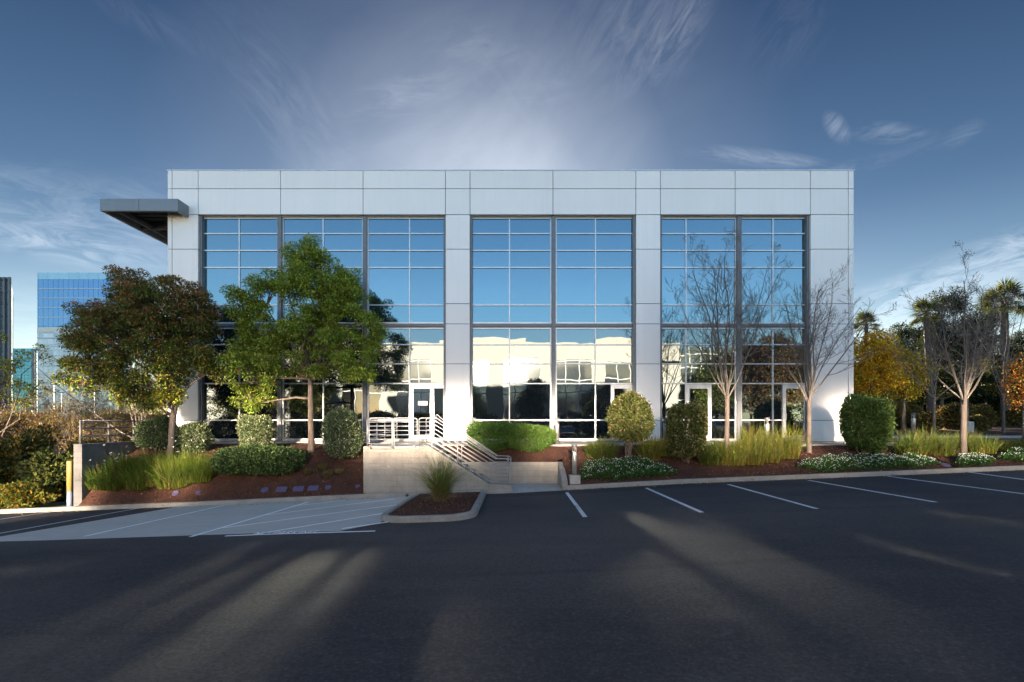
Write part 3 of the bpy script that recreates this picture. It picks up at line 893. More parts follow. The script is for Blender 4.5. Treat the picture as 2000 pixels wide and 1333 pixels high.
def frame_bar(mb, x0, x1, z0, z1, d=.10): mb.bbox(x0, x1, YF, YF + d, z0, z1, .004)
UP = [426, 456.5, 489.5, 522.7, 596, 631.5]
LOW = [641, 673.5, 711, 749.5, 821, 858]
bays = [  # (left, right, mullion)
    (387, 543.5, 467), (551.5, 709.5, 631), (717.5, 870, 800), (918, 1077, 995), (1085, 1242, 1163), (1290, 1438, 1340), (1447, 1583, 1510)]
door_cell = {2: (800, 870), 4: (1193, 1242), 5: (1340, 1390), 6: (1528, 1583)}
odd_pane = {(4, 'u'): 9}
W = .055
def clampx(px):      # bay edges at the opening jambs are in the facade plane
    for e in (387, 870, 918, 1242, 1290, 1583):
        if px == e: return fx(px)
    return gx(px)
for bi, (a, b, mpx) in enumerate(bays):
    xa, xb, xm = clampx(a), clampx(b), gx(mpx)
    for fl, rows in (('u', UP), ('l', LOW)):
        zs = [gz(r) for r in rows]
        if fl == 'l': zs[-1] = gz(859)
        fm = MB(); pn = MB()
        dc = door_cell.get(bi) if fl == 'l' else None
        dx0 = dx1 = None
        if dc: dx0, dx1 = clampx(dc[0]), clampx(dc[1])
        # rails
        for ri, z in enumerate(zs):
            if dc and ri >= 4:
                segs = [(xa, dx0), (dx1, xb)]
            else: segs = [(xa, xb)]
            hw = W / 2 if 0 < ri < 5 else W * .75
            for s0, s1 in segs:
                if s1 - s0 > .12: frame_bar(fm, s0, s1, z - hw, z + hw, .10)
        # mullions
        vm = [xm]
        if bi == 4 and fl == 'l': pass
        for x_ in (xa + W * .5, xb - W * .5, xm):
            for z1, z0 in zip(zs[:-1], zs[1:]):
                if dc and dx0 + .02 < x_ < dx1 - .02 and z0 < gz(751): continue
                fm.bbox(x_ - W / 2, x_ + W / 2, YF + .003, YF + .097, z0 + W * .5, z1 - W * .5, .004)
        wnd = bpart(fm, 'window', MAT['alu'])
        # panes, each slightly out of true
        for ri in range(5):
            z1, z0 = zs[ri], zs[ri + 1]
            xs_ = [xa, xm, xb]
            if dc and ri >= 3:
                xs_ = sorted(set([xa, xm, xb, dx0, dx1]))
            for x0_, x1_ in zip(xs_[:-1], xs_[1:]):
                if x1_ - x0_ < .1: continue
                if dc and ri >= 3 and x0_ >= dx0 - .01 and x1_ <= dx1 + .01: continue
                tx_, tz_ = random.gauss(0, .0016), random.gauss(0, .0016)
                cx_, cz_ = (x0_ + x1_) / 2, (z0 + z1) / 2
                q = []
                for (X_, Z_) in ((x0_, z0), (x1_, z0), (x1_, z1), (x0_, z1)):
                    q.append((X_, YG - .02 + (X_ - cx_) * tx_ + (Z_ - cz_) * tz_, Z_))
                pn.add(q, [(0, 1, 2, 3)])
        bpart(pn, 'pane', MAT['glass'] if fl == 'u' else MAT['glass_low'], wnd)
# dark structural posts and floor beam
for px0, px1 in ((543.5, 551.5), (709.5, 717.5), (1077, 1085), (1438, 1447)):
    mb = MB(); mb.bbox(gx(px0), gx(px1), YF - .10, YF + .12, .0, fz(419.5) - .002, .008)
    bpart(mb, 'mullion_post', MAT['darkalu'])
for (a, b) in ((387, 870), (918, 1242), (1290, 1583)):
    mb = MB(); mb.bbox(fx(a), fx(b), YF - .06, YF + .1, gz(638.5), gz(632.8), .008)
    mb.box(fx(a), fx(b), YF - .02, YF + .1, gz(640.5), gz(638.4))
    bpart(mb, 'floor_beam', MAT['darkalu'])
    mb = MB(); mb.box(fx(a), fx(b), YF - .03, YF + .1, gz(425.2), fz(419.5) - .003)
    bpart(mb, 'window_head', MAT['darkalu'])
    mb = MB(); mb.box(fx(a), fx(b), YF - .05, YG + .02, -.02, gz(859.3))
    bpart(mb, 'sill', MAT['walk'])
    for e, s in ((a, 1), (b, -1)):
        mb = MB()
        x0, x1 = sorted((fx(e) + s * .002, fx(e) + s * .10)); mb.bbox(x0, x1, YF - .13, YF + .1, 0, fz(419.5) - .004, .006)
        bpart(mb, 'jamb', MAT['darkalu'])
# doors
def door(px0, px1, sidelight=None, hinge='l', notice=False):
    x0, x1 = (px0 if px0 < 60 and px0 > -60 else gx(px0)), gx(px1)
    zt = gz(751.5)
    fm = MB(); fw = .07
    fm.bbox(x0, x0 + fw, YF - .02, YF + .1, .0, zt, .005); fm.bbox(x1 - fw, x1, YF - .02, YF + .1, 0, zt, .005)
    fm.bbox(x0 + fw, x1 - fw, YF - .02, YF + .1, zt - .06, zt, .005)
    leaf1 = x1 - fw
    pn = MB()
    if sidelight:
        xs = gx(sidelight); leaf1 = xs
        fm.bbox(xs, xs + .10, YF - .02, YF + .1, .0, zt - .061, .005)
        fm.bbox(xs + .101, x1 - fw, YF - .01, YF + .09, 0, .12, .005)
        fm.bbox(xs + .101, x1 - fw - .001, YF - .01, YF + .09, zt - .16, zt - .061, .005)
        pn.add([(xs + .1, YG - .03, .1), (x1 - fw, YG - .03, .1), (x1 - fw, YG - .03, zt - .1), (xs + .1, YG - .03, zt - .1)], [(0, 1, 2, 3)])
    l0, l1 = x0 + fw + .008, leaf1 - .008; zl = zt - .07
    s = .075
    fm.bbox(l0, l0 + s, YF - .01, YF + .045, .02, zl, .005); fm.bbox(l1 - s, l1, YF - .01, YF + .045, .02, zl, .005)
    fm.bbox(l0 + s, l1 - s, YF - .009, YF + .044, zl - .11, zl, .005); fm.bbox(l0 + s, l1 - s, YF - .009, YF + .044, .02, .24, .005)
    d = bpart(fm, 'door', MAT['alu'])
    pn.add([(l0 + s, YF + .02, .2), (l1 - s, YF + .02, .2), (l1 - s, YF + .02, zl - .1), (l0 + s, YF + .02, zl - .1)], [(0, 1, 2, 3)])
    bpart(pn, 'pane', MAT['doorglass'], d)
    hx = l1 - s * .5 if hinge == 'l' else l0 + s * .5
    sg = -1 if hinge == 'l' else 1
    hb = MB()
    hb.tube([(hx, YF - .01, .92), (hx, YF - .07, .92), (hx + sg * .012, YF - .085, .95), (hx + sg * .012, YF - .085, 1.2), (hx, YF - .07, 1.23), (hx, YF - .01, 1.23)], .012, 8)
    bpart(hb, 'handle', MAT['rail'], d)
    if notice:
        nb = MB(); nx0, nz0 = gx(816.5), gz(792)
        nb.box(nx0, gx(835), YF + .012, YF + .017, nz0, gz(784)); bpart(nb, 'notice', MAT['white_frame'], d)
        nb = MB()
        for r in range(2):
            xx = nx0 + .03
            while xx < gx(833):
                w_ = random.uniform(.012, .035); nb.box(xx, xx + w_, YF + .008, YF + .011, nz0 + .035 + r * .08, nz0 + .075 + r * .08); xx += w_ + .012
        bpart(nb, 'notice_print', MAT['joint'], d)
    return d
door(801, 869, 843.5, 'l', True)
door(1193, 1240.5); door(1340, 1389.5, None, 'r'); door(1528.5, 1577, None, 'r')

# roof canopy round the left corner
cz1 = EYE + (823 - 388.5) * 20.5 / FPX; cz0 = EYE + (823 - 412) * 20.5 / FPX
cx0, cx1 = (195 - 1000) * 20.5 / FPX, (347.5 - 1000) * 20.5 / FPX
cm = (271 - 1000) * 20.5 / FPX
mb = MB()
mb.bbox(cx0, cm - .006, 20.5, 20.62, cz0, cz1, .008); mb.bbox(cm + .006, cx1, 20.5, 20.62, cz0, cz1, .008)
mb.bbox(cx1 - .12, cx1, 20.621, DF - .003, cz0, cz1, .008)
for a, b in ((20.621, 24), (24, 27.5), (27.5, 31)): mb.bbox(cx0, cx0 + .12, a + .005, b - .005, cz0, cz1, .008)
mb.box(cx0 + .02, XL - .005, 30.9, 31, cz0, cz1)
mb.box(cx0 + .01, cx1 - .01, 20.51, DF - .004, cz1 - .03, cz1 - .002); mb.box(cx0 + .01, XL - .004, DF, 30.99, cz1 - .03, cz1 - .002)
cn = bpart(mb, 'canopy', MAT['canopy'])
mb = MB()
nb = 26
for i in range(nb):          # ribbed deck seen from below
    y0 = 20.65 + (30.8 - 20.65) * i / nb; y1 = y0 + (30.8 - 20.65) / nb * .6
    mb.box(cx0 + .13, (cx1 - .14) if y1 < DF else XL - .01, y0, y1, cz1 - .12, cz1 - .05)
mb.box(cx0 + .12, XL - .005, 20.63, 30.9, cz1 - .06, cz1 - .035)
bpart(mb, 'deck', MAT['soffit'], cn)
mb = MB()
for y0 in (20.63, 22.6, 25.2, 27.8, 30.4): mb.box(cx0 + .125, XL - .006 if y0 > 21 else cx1 - .13, y0, y0 + .14, cz0 + .05, cz1 - .125)
mb.box(cx0 + .55, cx0 + .67, 20.78, 30.38, cz0 + .03, cz0 + .2)
bpart(mb, 'beam', MAT['soffit'], cn)

# =================================================================== stairs
Yw0, Yw1 = 16.79, 17.02         # front wall
Yb0 = 18.25                     # back wall front face
z_land = float(zk(.5)) + .10
sx0 = -2.88; sx1 = -.82
poly = [(PX(709.8, Yw0), -2.6), (PX(709.8, Yw0), 0.0), (PX(722, Yw0), 0.0), (PX(722, Yw0), -.10), (PX(818, Yw0), -.10), (PX(818, Yw0), 0.0), (sx0, 0.0), (sx1, z_land + .17), (0.0, z_land + .10), (0.0, -2.6)]
SW = empty('stair_wall', (-3, Yw0, -1.8), 'tan block wall with sloped top in front of the stairs', 'wall')
mb = MB(); mb.prism([(x + 3, z + 1.8) for x, z in poly], 0, Yw1 - Yw0)
mb.build('block_wall', MAT['block'], SW)
mb = MB(); mb.lathe(0, 0, [(.05, 0), (.05, .1)], 12)
# platform and steps
ST = empty('concrete_stairs', (-2, 17.6, -1.5), 'concrete stairs climbing left from the lot to the glass door', 'stairs')
mb = MB()
mb.box(PX(711, 17.1) + 2, sx0 + .1 + 2, Yw1 - 17.6, 19.09 - 17.6, -1.2, 1.5 - .012)
mb.build('platform', MAT['walk'], ST)
mb = MB(); nst = 8
rise = (0 - z_land) / nst; run = (sx1 - .05 - sx0 - .1) / (nst - 1)
for i in range(nst - 1):
    zt = -rise * (i + 1); xa_ = sx0 + .1 + run * i
    mb.box(xa_ + 2, xa_ + run + .03 + 2, Yw1 - 17.6 + .002, Yb0 - 17.6 - .002, zt - .6 + 1.5, zt + 1.5 - i * .0005)
mb.build('steps', MAT['walk'], ST)
mb = MB()
vs = [(sx1 - .2, Yw1, z_land), (1.72, Yw1, z_land), (1.72, Yb0, z_land + .01), (sx1 - .2, Yb0, z_land + .01)]
mb.add(vs, [(0, 1, 2, 3)])
mb.add([(0.01, YK - .05, float(zk(0)) + .004), (1.76, YK - .05, float(zk(1.76)) + .004), (1.74, Yw1 + .01, z_land), (0.0, Yw1 + .01, z_land)], [(0, 1, 2, 3)])
structure(mb.build('landing', MAT['walk']), 'concrete landing at the foot of the stairs')
# back retaining wall and sloped return
RW = empty('retaining_wall', (0, Yb0, -1.5), 'low tan block retaining wall behind the stair landing with sloped return', 'wall')
mb = MB(); zb = .876 - (903 - 823) * Yb0 / FPX
mb.prism([(-2.9, -.4), (-2.9, zb + 1.5), (1.95, zb + 1.5), (1.95, -.4)], 0, .2)
mb.build('block_wall', MAT['block'], RW)
mb = MB()
ya_, yb_ = 16.72, Yb0
pr = [(ya_, -2.0), (ya_, -1.22), (ya_ + .35, -1.06), (yb_ - .003, zb + .002), (yb_ - .003, -2.0)]
vs = [(1.73, y - Yb0, z + 1.5) for y, z in pr] + [(1.93, y - Yb0, z + 1.5) for y, z in pr]
mb.add(vs, [(4, 3, 2, 1, 0), (5, 6, 7, 8, 9)] + [(i, (i + 1) % 5, (i + 1) % 5 + 5, i + 5) for i in range(5)])
mb.build('return_wall', MAT['kerb'], RW)
# left grey block wall with pipe rail
GW = empty('retaining_wall', (-15.2, 17, -1), 'grey block retaining wall at the left edge of the planting bed', 'wall')
mb = MB(); mb.box(-.13, .16, -.1, 4.4, -1.8, 1.07); mb.build('block_wall', MAT['block_grey'], GW)
GR = empty('pipe_railing', (-15.2, 17, .07), 'dark grey three-rail pipe railing on the left retaining wall', 'railing')
for yy in (0.02, 1.22, 2.42, 3.62):
    mb = MB(); mb.tube([(0, yy, 0), (0, yy, .81)], .032, 8); mb.build('post', MAT['railgrey'], GR, True)
for zz in (.81, .55, .27):
    mb = MB(); mb.tube([(0, 0.0, zz), (0, 4.1, zz)], .028, 8); mb.build('rail', MAT['railgrey'], GR, True)

# ---- railings of the stairs
def zr(z): return z
RY = 16.93
def rx(q): return PX(680 + q / 3.92, RY)
def rz(q): return PZ(720 + q / 3.92, RY)
def rail_tube(pts, r, parent, name='rail', n=8, m='rail'):
    mb = MB(); o = parent.location
    mb.tube([(p[0] - o.x, p[1] - o.y, p[2] - o.z) for p in pts], r, n); return mb.build(name, MAT[m], parent, True)
def arc(cx, cz, r, a0, a1, y, n=5): return [(cx + r * math.cos(a0 + (a1 - a0) * i / n), y, cz + r * math.sin(a0 + (a1 - a0) * i / n)) for i in range(n + 1)]
R_ = .018
def gate_panel(q0, q1, lab, notch):
    g = empty('railing_panel', (rx((q0 + q1) / 2), RY, -.1), lab, 'railing', 'tubular panels on top of the stair wall')
    x0, x1, z1, z0 = rx(q0), rx(q1), rz(380), rz(606); r = .10
    p = arc(x0 + r, z1 - r, r, math.pi, math.pi / 2, RY) + arc(x1 - r, z1 - r, r, math.pi / 2, 0, RY)
    if notch == 'l': p += arc(x1 - r, z0 + r, r, 0, -math.pi / 2, RY) + [(x0 + .07, RY, z0), (x0 + .07, RY, rz(577)), (x0, RY, rz(577)), (x0, RY, z1 - r)]
    else: p += [(x1, RY, rz(577)), (x1 - .07, RY, rz(577)), (x1 - .07, RY, z0)] + arc(x0 + r, z0 + r, r, 1.5 * math.pi, math.pi, RY) + [(x0, RY, z1 - r)]
    rail_tube(p, R_, g, 'frame')
    for q in (410, 442, 475, 509, 542, 577): rail_tube([(x0, RY, rz(q)), (x1, RY, rz(q))], R_ * .85, g)
    return g
gate_panel(161, 338, 'left of the two round-cornered tubular railing panels above the stair wall', 'l')
gate_panel(353, 529, 'right of the two round-cornered tubular railing panels above the stair wall', 'r')
def stair_rail(Y, lab, base_low, front=True):
    g = empty('stair_railing', (-1.9, Y, -.8), lab, 'railing', 'galvanised railings of the stairs')
    dz = 0
    qs = [380, 410, 442, 475, 509, 542, 575]
    top_end = [692, 716, 746, 775, 804, 834, 864]
    bend1 = [634, 632, 630, 628, 625, 622, 618]
    bend2 = [1128, 1121, 1114, 1107, 1098, 1090, 1082]
    for i, (a, b, c, d) in enumerate(zip(qs, bend1, bend2, top_end)):
        x_end = rx(1224)
        pts = [(rx(543 if i else 560), Y, rz(a)), (rx(b), Y, rz(a)), (rx(c), Y, rz(d))]
        if i == 0: pts = arc(rx(543) + .09, rz(a) - .09, .09, math.pi, math.pi / 2, Y) + pts[1:] + arc(x_end - .09, rz(d) - .09, .09, math.pi / 2, 0, Y)
        else: pts.append((x_end, Y, rz(d)))
        rail_tube(pts, R_, g)
    rail_tube([(rx(543), Y, rz(400)), (rx(543), Y, -.08)], R_ * 1.1, g, 'post')
    rail_tube([(rx(838), Y, rz(513)), (rx(838), Y, rz(742))], R_ * 1.1, g, 'post')
    rail_tube([(rx(1224), Y, rz(706)), (rx(1224), Y, z_land + .1)], R_ * 1.1, g, 'post')
    if front:
        rail_tube([(rx(146), Y, rz(384)), (rx(146), Y, -.02)], R_ * 1.1, g, 'post')
        rail_tube([(rx(346), Y, rz(384)), (rx(346), Y, -.1)], R_ * .9, g, 'post')
    # inner handrail with looped end
    yy = Y + (.09 if front else -.09)
    hp = [(rx(630), yy, rz(420)), (rx(628), yy, rz(352)), (rx(640), yy, rz(350)), (rx(660), yy, rz(372)), (rx(1140), yy, rz(690)), (rx(1228), yy, rz(692)), (rx(1246), yy, rz(705)), (rx(1246), yy, rz(735)), (rx(1232), yy, rz(748))]
    rail_tube(hp, R_ * .95, g, 'handrail')
    return g
stair_rail(RY, 'front galvanised stair railing with seven sloping rails and mid post', 0)
stair_rail(18.33, 'rear galvanised stair railing beside the bright green shrubs', 0, False)
g = empty('platform_railing', (-5.05, 18.5, 0), 'galvanised railing along the left side of the stair platform', 'railing', 'galvanised railings of the stairs')
for i in range(7): rail_tube([(-5.0, 17.0, .98 - i * .14), (-5.0, 21.0, .98 - i * .14)], R_, g)
for yy in (17.9, 19.0, 20.1, 21.0): rail_tube([(-5.0, yy, -.05), (-5.0, yy, .98)], R_ * 1.1, g, 'post')

# =================================================================== bollard lights and small fixtures
def make_bollard(loc, label, h=1.07, group='metal bollard lights along the walk'):
    b = empty('bollard_light', loc, label, 'bollard light', group)
    k = h / 1.07
    mb = MB(); mb.lathe(0, 0, [(.092, 0), (.092, .80 * k), (.085, .825 * k)], 20); mb.build('post', MAT['bollard'], b, True)
    mb = MB(); mb.lathe(0, 0, [(.025, .82 * k), (.03, .90 * k), (.085, 1.0 * k), (.085, 1.005 * k)], 20); mb.build('reflector', MAT['bollard'], b, True)
    for i in range(3):
        mb = MB(); a = i * 2.094 + .5; mb.tube([(.078 * math.cos(a), .078 * math.sin(a), .815 * k), (.078 * math.cos(a), .078 * math.sin(a), 1.02 * k)], .009, 5)
        mb.build('strut', MAT['bollard'], b)
    mb = MB(); mb.lathe(0, 0, [(.10, 1.006 * k), (.105, 1.02 * k), (.105, 1.06 * k), (.085, 1.07 * k)], 20); mb.build('cap', MAT['darkalu'], b, True)
    return b
b0 = make_bollard((PX(1122, 17.0), 17.0, bed_z(2.2, 17.0) + .2), 'bollard light on a square concrete footing beside the stair landing')
fb = MB(); fb.bbox(-.19, .19, -.19, .19, -.5, .0, .02); fb.build('footing', MAT['walk'], b0)
for px, yy, lab in [(925, 19.35, 'bollard light behind the bright green shrub nearest the stairs'), (1088, 19.3, 'bollard light at the right end of the bright green shrubs'),
                    (1300, 19.4, 'bollard light between the two clipped bushes'), (1498, 19.0, 'bollard light behind the tall yellow-green grass'),
                    (1784, 24.0, 'bollard light beyond the building, behind the grasses on the right')]:
    c = copy_tree(b0); c.location = (PX(px, yy), yy, -.05 if yy < 21 else .2); c['label'] = lab
    for ch in list(c.children):
        if ch.name.startswith('footing'):
            if px == 1088: ch.scale = (1.15, 1, .6)
            else: bpy.data.objects.remove(ch)
# yellow pipe post
yb = empty('pipe_post', (PX(136.5, 16.95), 16.95, -2.2), 'round yellow pipe post with blue-grey base beside the left wall', 'post')
mb = MB(); mb.lathe(0, 0, [(.085, -.1), (.085, .62)], 18); mb.build('base', MAT['bluegrey'], yb, True)
mb = MB(); mb.lathe(0, 0, [(.087, .62), (.087, 1.66), (.075, 1.68)], 18); mb.build('post', MAT['yellow'], yb, True)
# purple irrigation lids
def lid(px, py, kind, lab, Y=None, s=1.0):
    Y = Y or 17.05; X = PX(px, Y); z = bed_z(X, Y) + .035
    o = MB()
    if kind == 'r':
        o.lathe(0, 0, [(.13 * s, -.04), (.13 * s, .012), (.115 * s, .022)], 18); m_ = o.build('valve_lid', MAT['purple'], smooth=False, loc=(X, Y, z))
    else:
        o.bbox(-.18 * s, .18 * s, -.13, .13, -.04, .02, .015); m_ = o.build('valve_lid', MAT['purple'], loc=(X, Y, z))
    dzdy = (bed_z(X, Y + .2) - bed_z(X, Y - .2)) / .4
    m_.rotation_euler = (math.atan(dzdy) * .85, 0, .15)
    return tag(m_, lab, 'valve lid', 'purple irrigation valve lids in the mulch')
lid(517, 962, 'r', 'round purple valve lid next to the dark low bush')
lid(550, 962, 's', 'square purple valve lid, first after the round one by the dark bush')
lid(583, 961, 's', 'square purple valve lid, middle of three in a row')
lid(612, 960, 's', 'square purple valve lid, nearest the stairs of three in a row')
lid(641, 961, 'r', 'round purple valve lid at the stair side of the row', s=.85)
lid(699, 957, 'r', 'small round purple valve lid beside the stair wall corner', s=.7)
lid(343, 968, 'r', 'round pale purple valve lid below the long left grass', s=.9)
lid(387, 970, 'r', 'small purple valve lid between left grass and dark bush', s=.7)
lid(1846, 907, 'r', 'round purple valve lid on the kerb beside the white flowers', s=1.1)
mb = MB(); mb.tube([(0, -.006, 0), (0, .06, 0)], .055, 14)
tag(mb.build('drain_pipe', MAT['joint'], loc=(PX(795, YK), YK, float(zk(-3.6)) + .055)), 'dark round drain outlet in the kerb below the stair wall', 'drain')

# =================================================================== trees and shrubs of the beds
RED = (.155, .050, .030); DKG = (.030, .060, .018); MDG = (.055, .105, .022); YLG = (.15, .17, .022); ORG = (.27, .13, .022)
def E(px, py, Y, w, h, d, dy=0.0, k=1.0):
    """crown lump from its picture centre and size at distance Y"""
    s = Y / FPX * k
    a = w * s / 2; t = (px - CX) / FPX      # off-axis, depth adds to the apparent width
    a = math.sqrt(max((.5 * a) ** 2, a * a - (d * k * t) ** 2))
    return (PX(px, Y), Y + dy, PZ(py, Y), a, d * k, h * s / 2)
Y1 = 18.2
l1 = [E(250, 585, Y1, 120, 120, 1.1), E(330, 610, Y1, 200, 150, 1.7), E(185, 640, Y1, 110, 100, 1.1), E(388, 622, Y1, 84, 120, 1.0), E(270, 665, Y1, 230, 100, 1.7, -.4),
      E(170, 690, Y1, 85, 80, .9), E(225, 735, Y1, 170, 75, 1.3, -.5), E(350, 715, Y1, 120, 95, 1.2, -.5), E(405, 715, Y1, 80, 70, .8), E(265, 775, Y1, 110, 50, .9), E(340, 785, Y1, 75, 40, .5, -.3)]
def col1(P, C, idx, n):
    z = P[:, 2]; h = np.clip((z - 1.7) / 4.8, 0, 1)
    noise_c = rng.random(C.shape[0])
    cl = (np.sin(C[:, 0] * 3.1) * np.cos(C[:, 2] * 2.7 + C[:, 1]) + 1) / 2
    up = P[:, 2] - C[:, 2]
    a = pal(n, [(.05, .075, .02), (.085, .12, .025), (.07, .08, .025)], [4, 4, 3])
    redp = np.clip(.08 + .45 * h * cl + .5 * (up > .1) * (.2 + .8 * h), 0, .8)
    r = rng.random(n) < redp
    a[r] = pal(int(r.sum()), [(.26, .085, .045), (.20, .10, .045), (.15, .11, .045)], [3, 3, 2])
    low = np.clip(1 - h * 1.9, 0, 1)
    y = rng.random(n) < low * (.25 + .5 * cl)
    a[y] = pal(int(y.sum()), [(.24, .26, .03), (.15, .19, .025), (.34, .18, .03), (.30, .26, .04)], [4, 4, 1.2, 2])  # lower leaves coloured yellow to imitate warm light from the front
    return a
leafy_tree('pear_tree', (PX(331, Y1), Y1, bed_z(PX(331, Y1), Y1)), [(PX(345, Y1), Y1, PZ(775, Y1)), (PX(338, Y1), Y1, PZ(815, Y1))], l1,
    'round leafy tree with red-bronze top and lower leaves tinted yellow-green as if sunlit in the left bed', 'tree', col1, rc=.29, dens=9.8, per=220, leaf=(.095, .045), trunk_r=.125, bark='bark_pale', surf=.35)
Y2 = 19.0
l2 = [E(600, 505, Y2, 90, 60, .7), E(560, 550, Y2, 80, 100, .8), E(625, 560, Y2, 150, 120, 1.25), E(675, 580, Y2, 90, 110, 1.0), E(520, 580, Y2, 70, 90, .8), E(480, 600, Y2, 70, 110, .8), E(590, 640, Y2, 110, 80, 1.1),
      E(530, 660, Y2, 90, 70, .9), E(470, 680, Y2, 60, 70, .7), E(640, 670, Y2, 120, 75, 1.1), E(715, 650, Y2, 75, 80, .9), E(700, 715, Y2, 100, 75, 1.0), E(505, 725, Y2, 130, 95, 1.2, -.2), E(490, 780, Y2, 85, 50, .8), E(610, 715, Y2, 80, 60, .8)]
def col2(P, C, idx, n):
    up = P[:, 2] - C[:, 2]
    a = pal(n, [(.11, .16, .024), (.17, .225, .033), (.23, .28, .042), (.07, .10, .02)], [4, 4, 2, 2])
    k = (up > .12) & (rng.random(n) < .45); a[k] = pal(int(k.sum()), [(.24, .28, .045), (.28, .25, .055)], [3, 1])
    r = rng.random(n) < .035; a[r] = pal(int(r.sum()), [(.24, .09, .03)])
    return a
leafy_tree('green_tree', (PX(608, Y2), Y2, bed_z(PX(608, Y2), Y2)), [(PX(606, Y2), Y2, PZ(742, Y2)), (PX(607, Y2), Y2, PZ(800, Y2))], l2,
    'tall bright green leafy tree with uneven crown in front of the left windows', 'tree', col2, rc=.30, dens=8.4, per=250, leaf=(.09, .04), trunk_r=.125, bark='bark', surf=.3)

def put(px, Y): X = PX(px, Y); return X, Y, bed_z(X, Y)
BT = 'bare winter trees along the lot'
x, y, z = put(1420, 17.8)
bare_tree('bare_tree', (x, y, z), PZ(772, y) - z, PZ(486, y) - z, 1.65, 'bare vase-shaped tree with dark seed clusters at its twig tips before the right windows', BT, .085, 11, pods=70, seed=3, dense=1.05)
x, y, z = put(1580, 18.5)
bare_tree('bare_tree', (x, y, z), PZ(778, y) - z, PZ(522, y) - z, 1.75, 'bare pale-barked tree in front of the right end pier of the building', BT, .085, 11, seed=11, dense=1.05)
x, y, z = put(1882, 17.9)
bare_tree('bare_tree', (x, y, z), PZ(780, y) - z, PZ(548, y) - z, 2.3, 'bare wide-spreading tree between the grasses right of the building', BT, .10, 11, pods=12, seed=21, dense=1.0)
Yq = 26.0; X = PX(1825, Yq)
bare_tree('bare_tree', (X, Yq, ter(X, Yq)), PZ(775, Yq) - ter(X, Yq), PZ(610, Yq) - ter(X, Yq), 2.4, 'smaller bare tree farther back beside the palm trunk', BT, .07, 8, seed=31, dense=.85)
Yq = 30.0; X = PX(1960, Yq)
bare_tree('bare_tree', (X, Yq, ter(X, Yq)), PZ(770, Yq) - ter(X, Yq), PZ(560, Yq) - ter(X, Yq), 3.0, 'bare tree partly in front of the rightmost palm', BT, .08, 8, seed=41, dense=.85)

def shr(px, Y, y0, y1, wpx, lab, cols, w=None, name='clipped_shrub', cat='shrub', **k):
    X = PX(px, Y); zb = bed_z(X, Y)
    zt = PZ(y0, Y); r = wpx * Y / FPX / 2; t = (px - CX) / FPX
    ry = k.pop('ry', None)
    if ry is None: r = ry = r / math.sqrt(1 + t * t)
    else: r = math.sqrt(max((.6 * r) ** 2, r * r - (ry * t) ** 2))
    return shrub(name, X, Y, zb, zt, r, ry, lab, cat, cols, w, **k)
GV = [(.05, .075, .03), (.075, .10, .045), (.035, .055, .022), (.12, .14, .075)]
OL = [(.05, .068, .016), (.07, .085, .02), (.035, .05, .013), (.10, .085, .03)]
shr(668, 18.6, 797, 893, 80, 'round grey-green clipped bush beside the green tree and the stairs', GV, [4, 4, 3, 2], n=7500, tips=((.20, .21, .13), .3), leaf=(.055, .03))
shr(500, 19.0, 809, 900, 64, 'upright pale green clipped bush behind the dark low bush', GV, [4, 4, 3, 3], n=5600, tips=((.24, .25, .13), .3), leaf=(.055, .03), box=.7)
shr(310, 19.2, 811, 890, 84, 'dark grey-green clipped bush behind the red-bronze tree trunk', GV, [4, 2, 5, 1], n=7000, tips=((.15, .165, .10), .22), leaf=(.055, .03), box=.8)
shr(378, 18.9, 826, 890, 66, 'small pale green bush just right of the red-bronze tree trunk', GV, [4, 4, 2, 3], n=4500, tips=((.24, .25, .13), .3), leaf=(.055, .03), box=.6)
shr(508, 17.75, 872, 968, 166, 'broad dark green low bush in the left bed above the purple lids', [(.028, .05, .018), (.04, .07, .022), (.02, .035, .014)], None, n=13000, leaf=(.055, .035), box=.6, ry=.85, bumps=.14, tips=((.075, .11, .03), .3))
BG = [(.045, .095, .018), (.065, .12, .022), (.032, .065, .016), (.095, .145, .03)]
shr(962, 18.85, 826, 902, 104, 'bright green fine-leaved shrub behind the stair railing', BG, [4, 4, 2, 2], n=8500, leaf=(.07, .018), box=.3, ry=.62, bumps=.2)
shr(1036, 18.85, 830, 902, 98, 'bright yellow-green fine-leaved shrub left of the middle bollard light', BG, [3, 4, 1, 4], n=8000, leaf=(.07, .018), box=.3, ry=.62, bumps=.2)
shr(1229, 18.0, 769, 897, 86, 'lollipop clipped bush on bare twin stems right of the bright green shrubs', OL, [4, 3, 3, 2.4], n=8500, leaf=(.06, .04), box=.3, lowz=.72, tips=((.16, .13, .06), .25), ry=.75)
shr(1341, 17.9, 786, 905, 80, 'upright clipped bush between grasses, left of the first bare tree', OL, [4, 3, 3, 2], n=8500, leaf=(.06, .04), box=.8, lowz=.12, tips=((.19, .14, .07), .25), ry=.72)
shr(1690, 18.2, 772, 880, 104, 'big round clipped green bush at the right corner of the building', [(.05, .085, .02), (.075, .115, .026), (.035, .06, .016)], None, n=11000, leaf=(.06, .042), box=.45, lowz=.1, tips=((.09, .12, .03), .25), ry=.95)

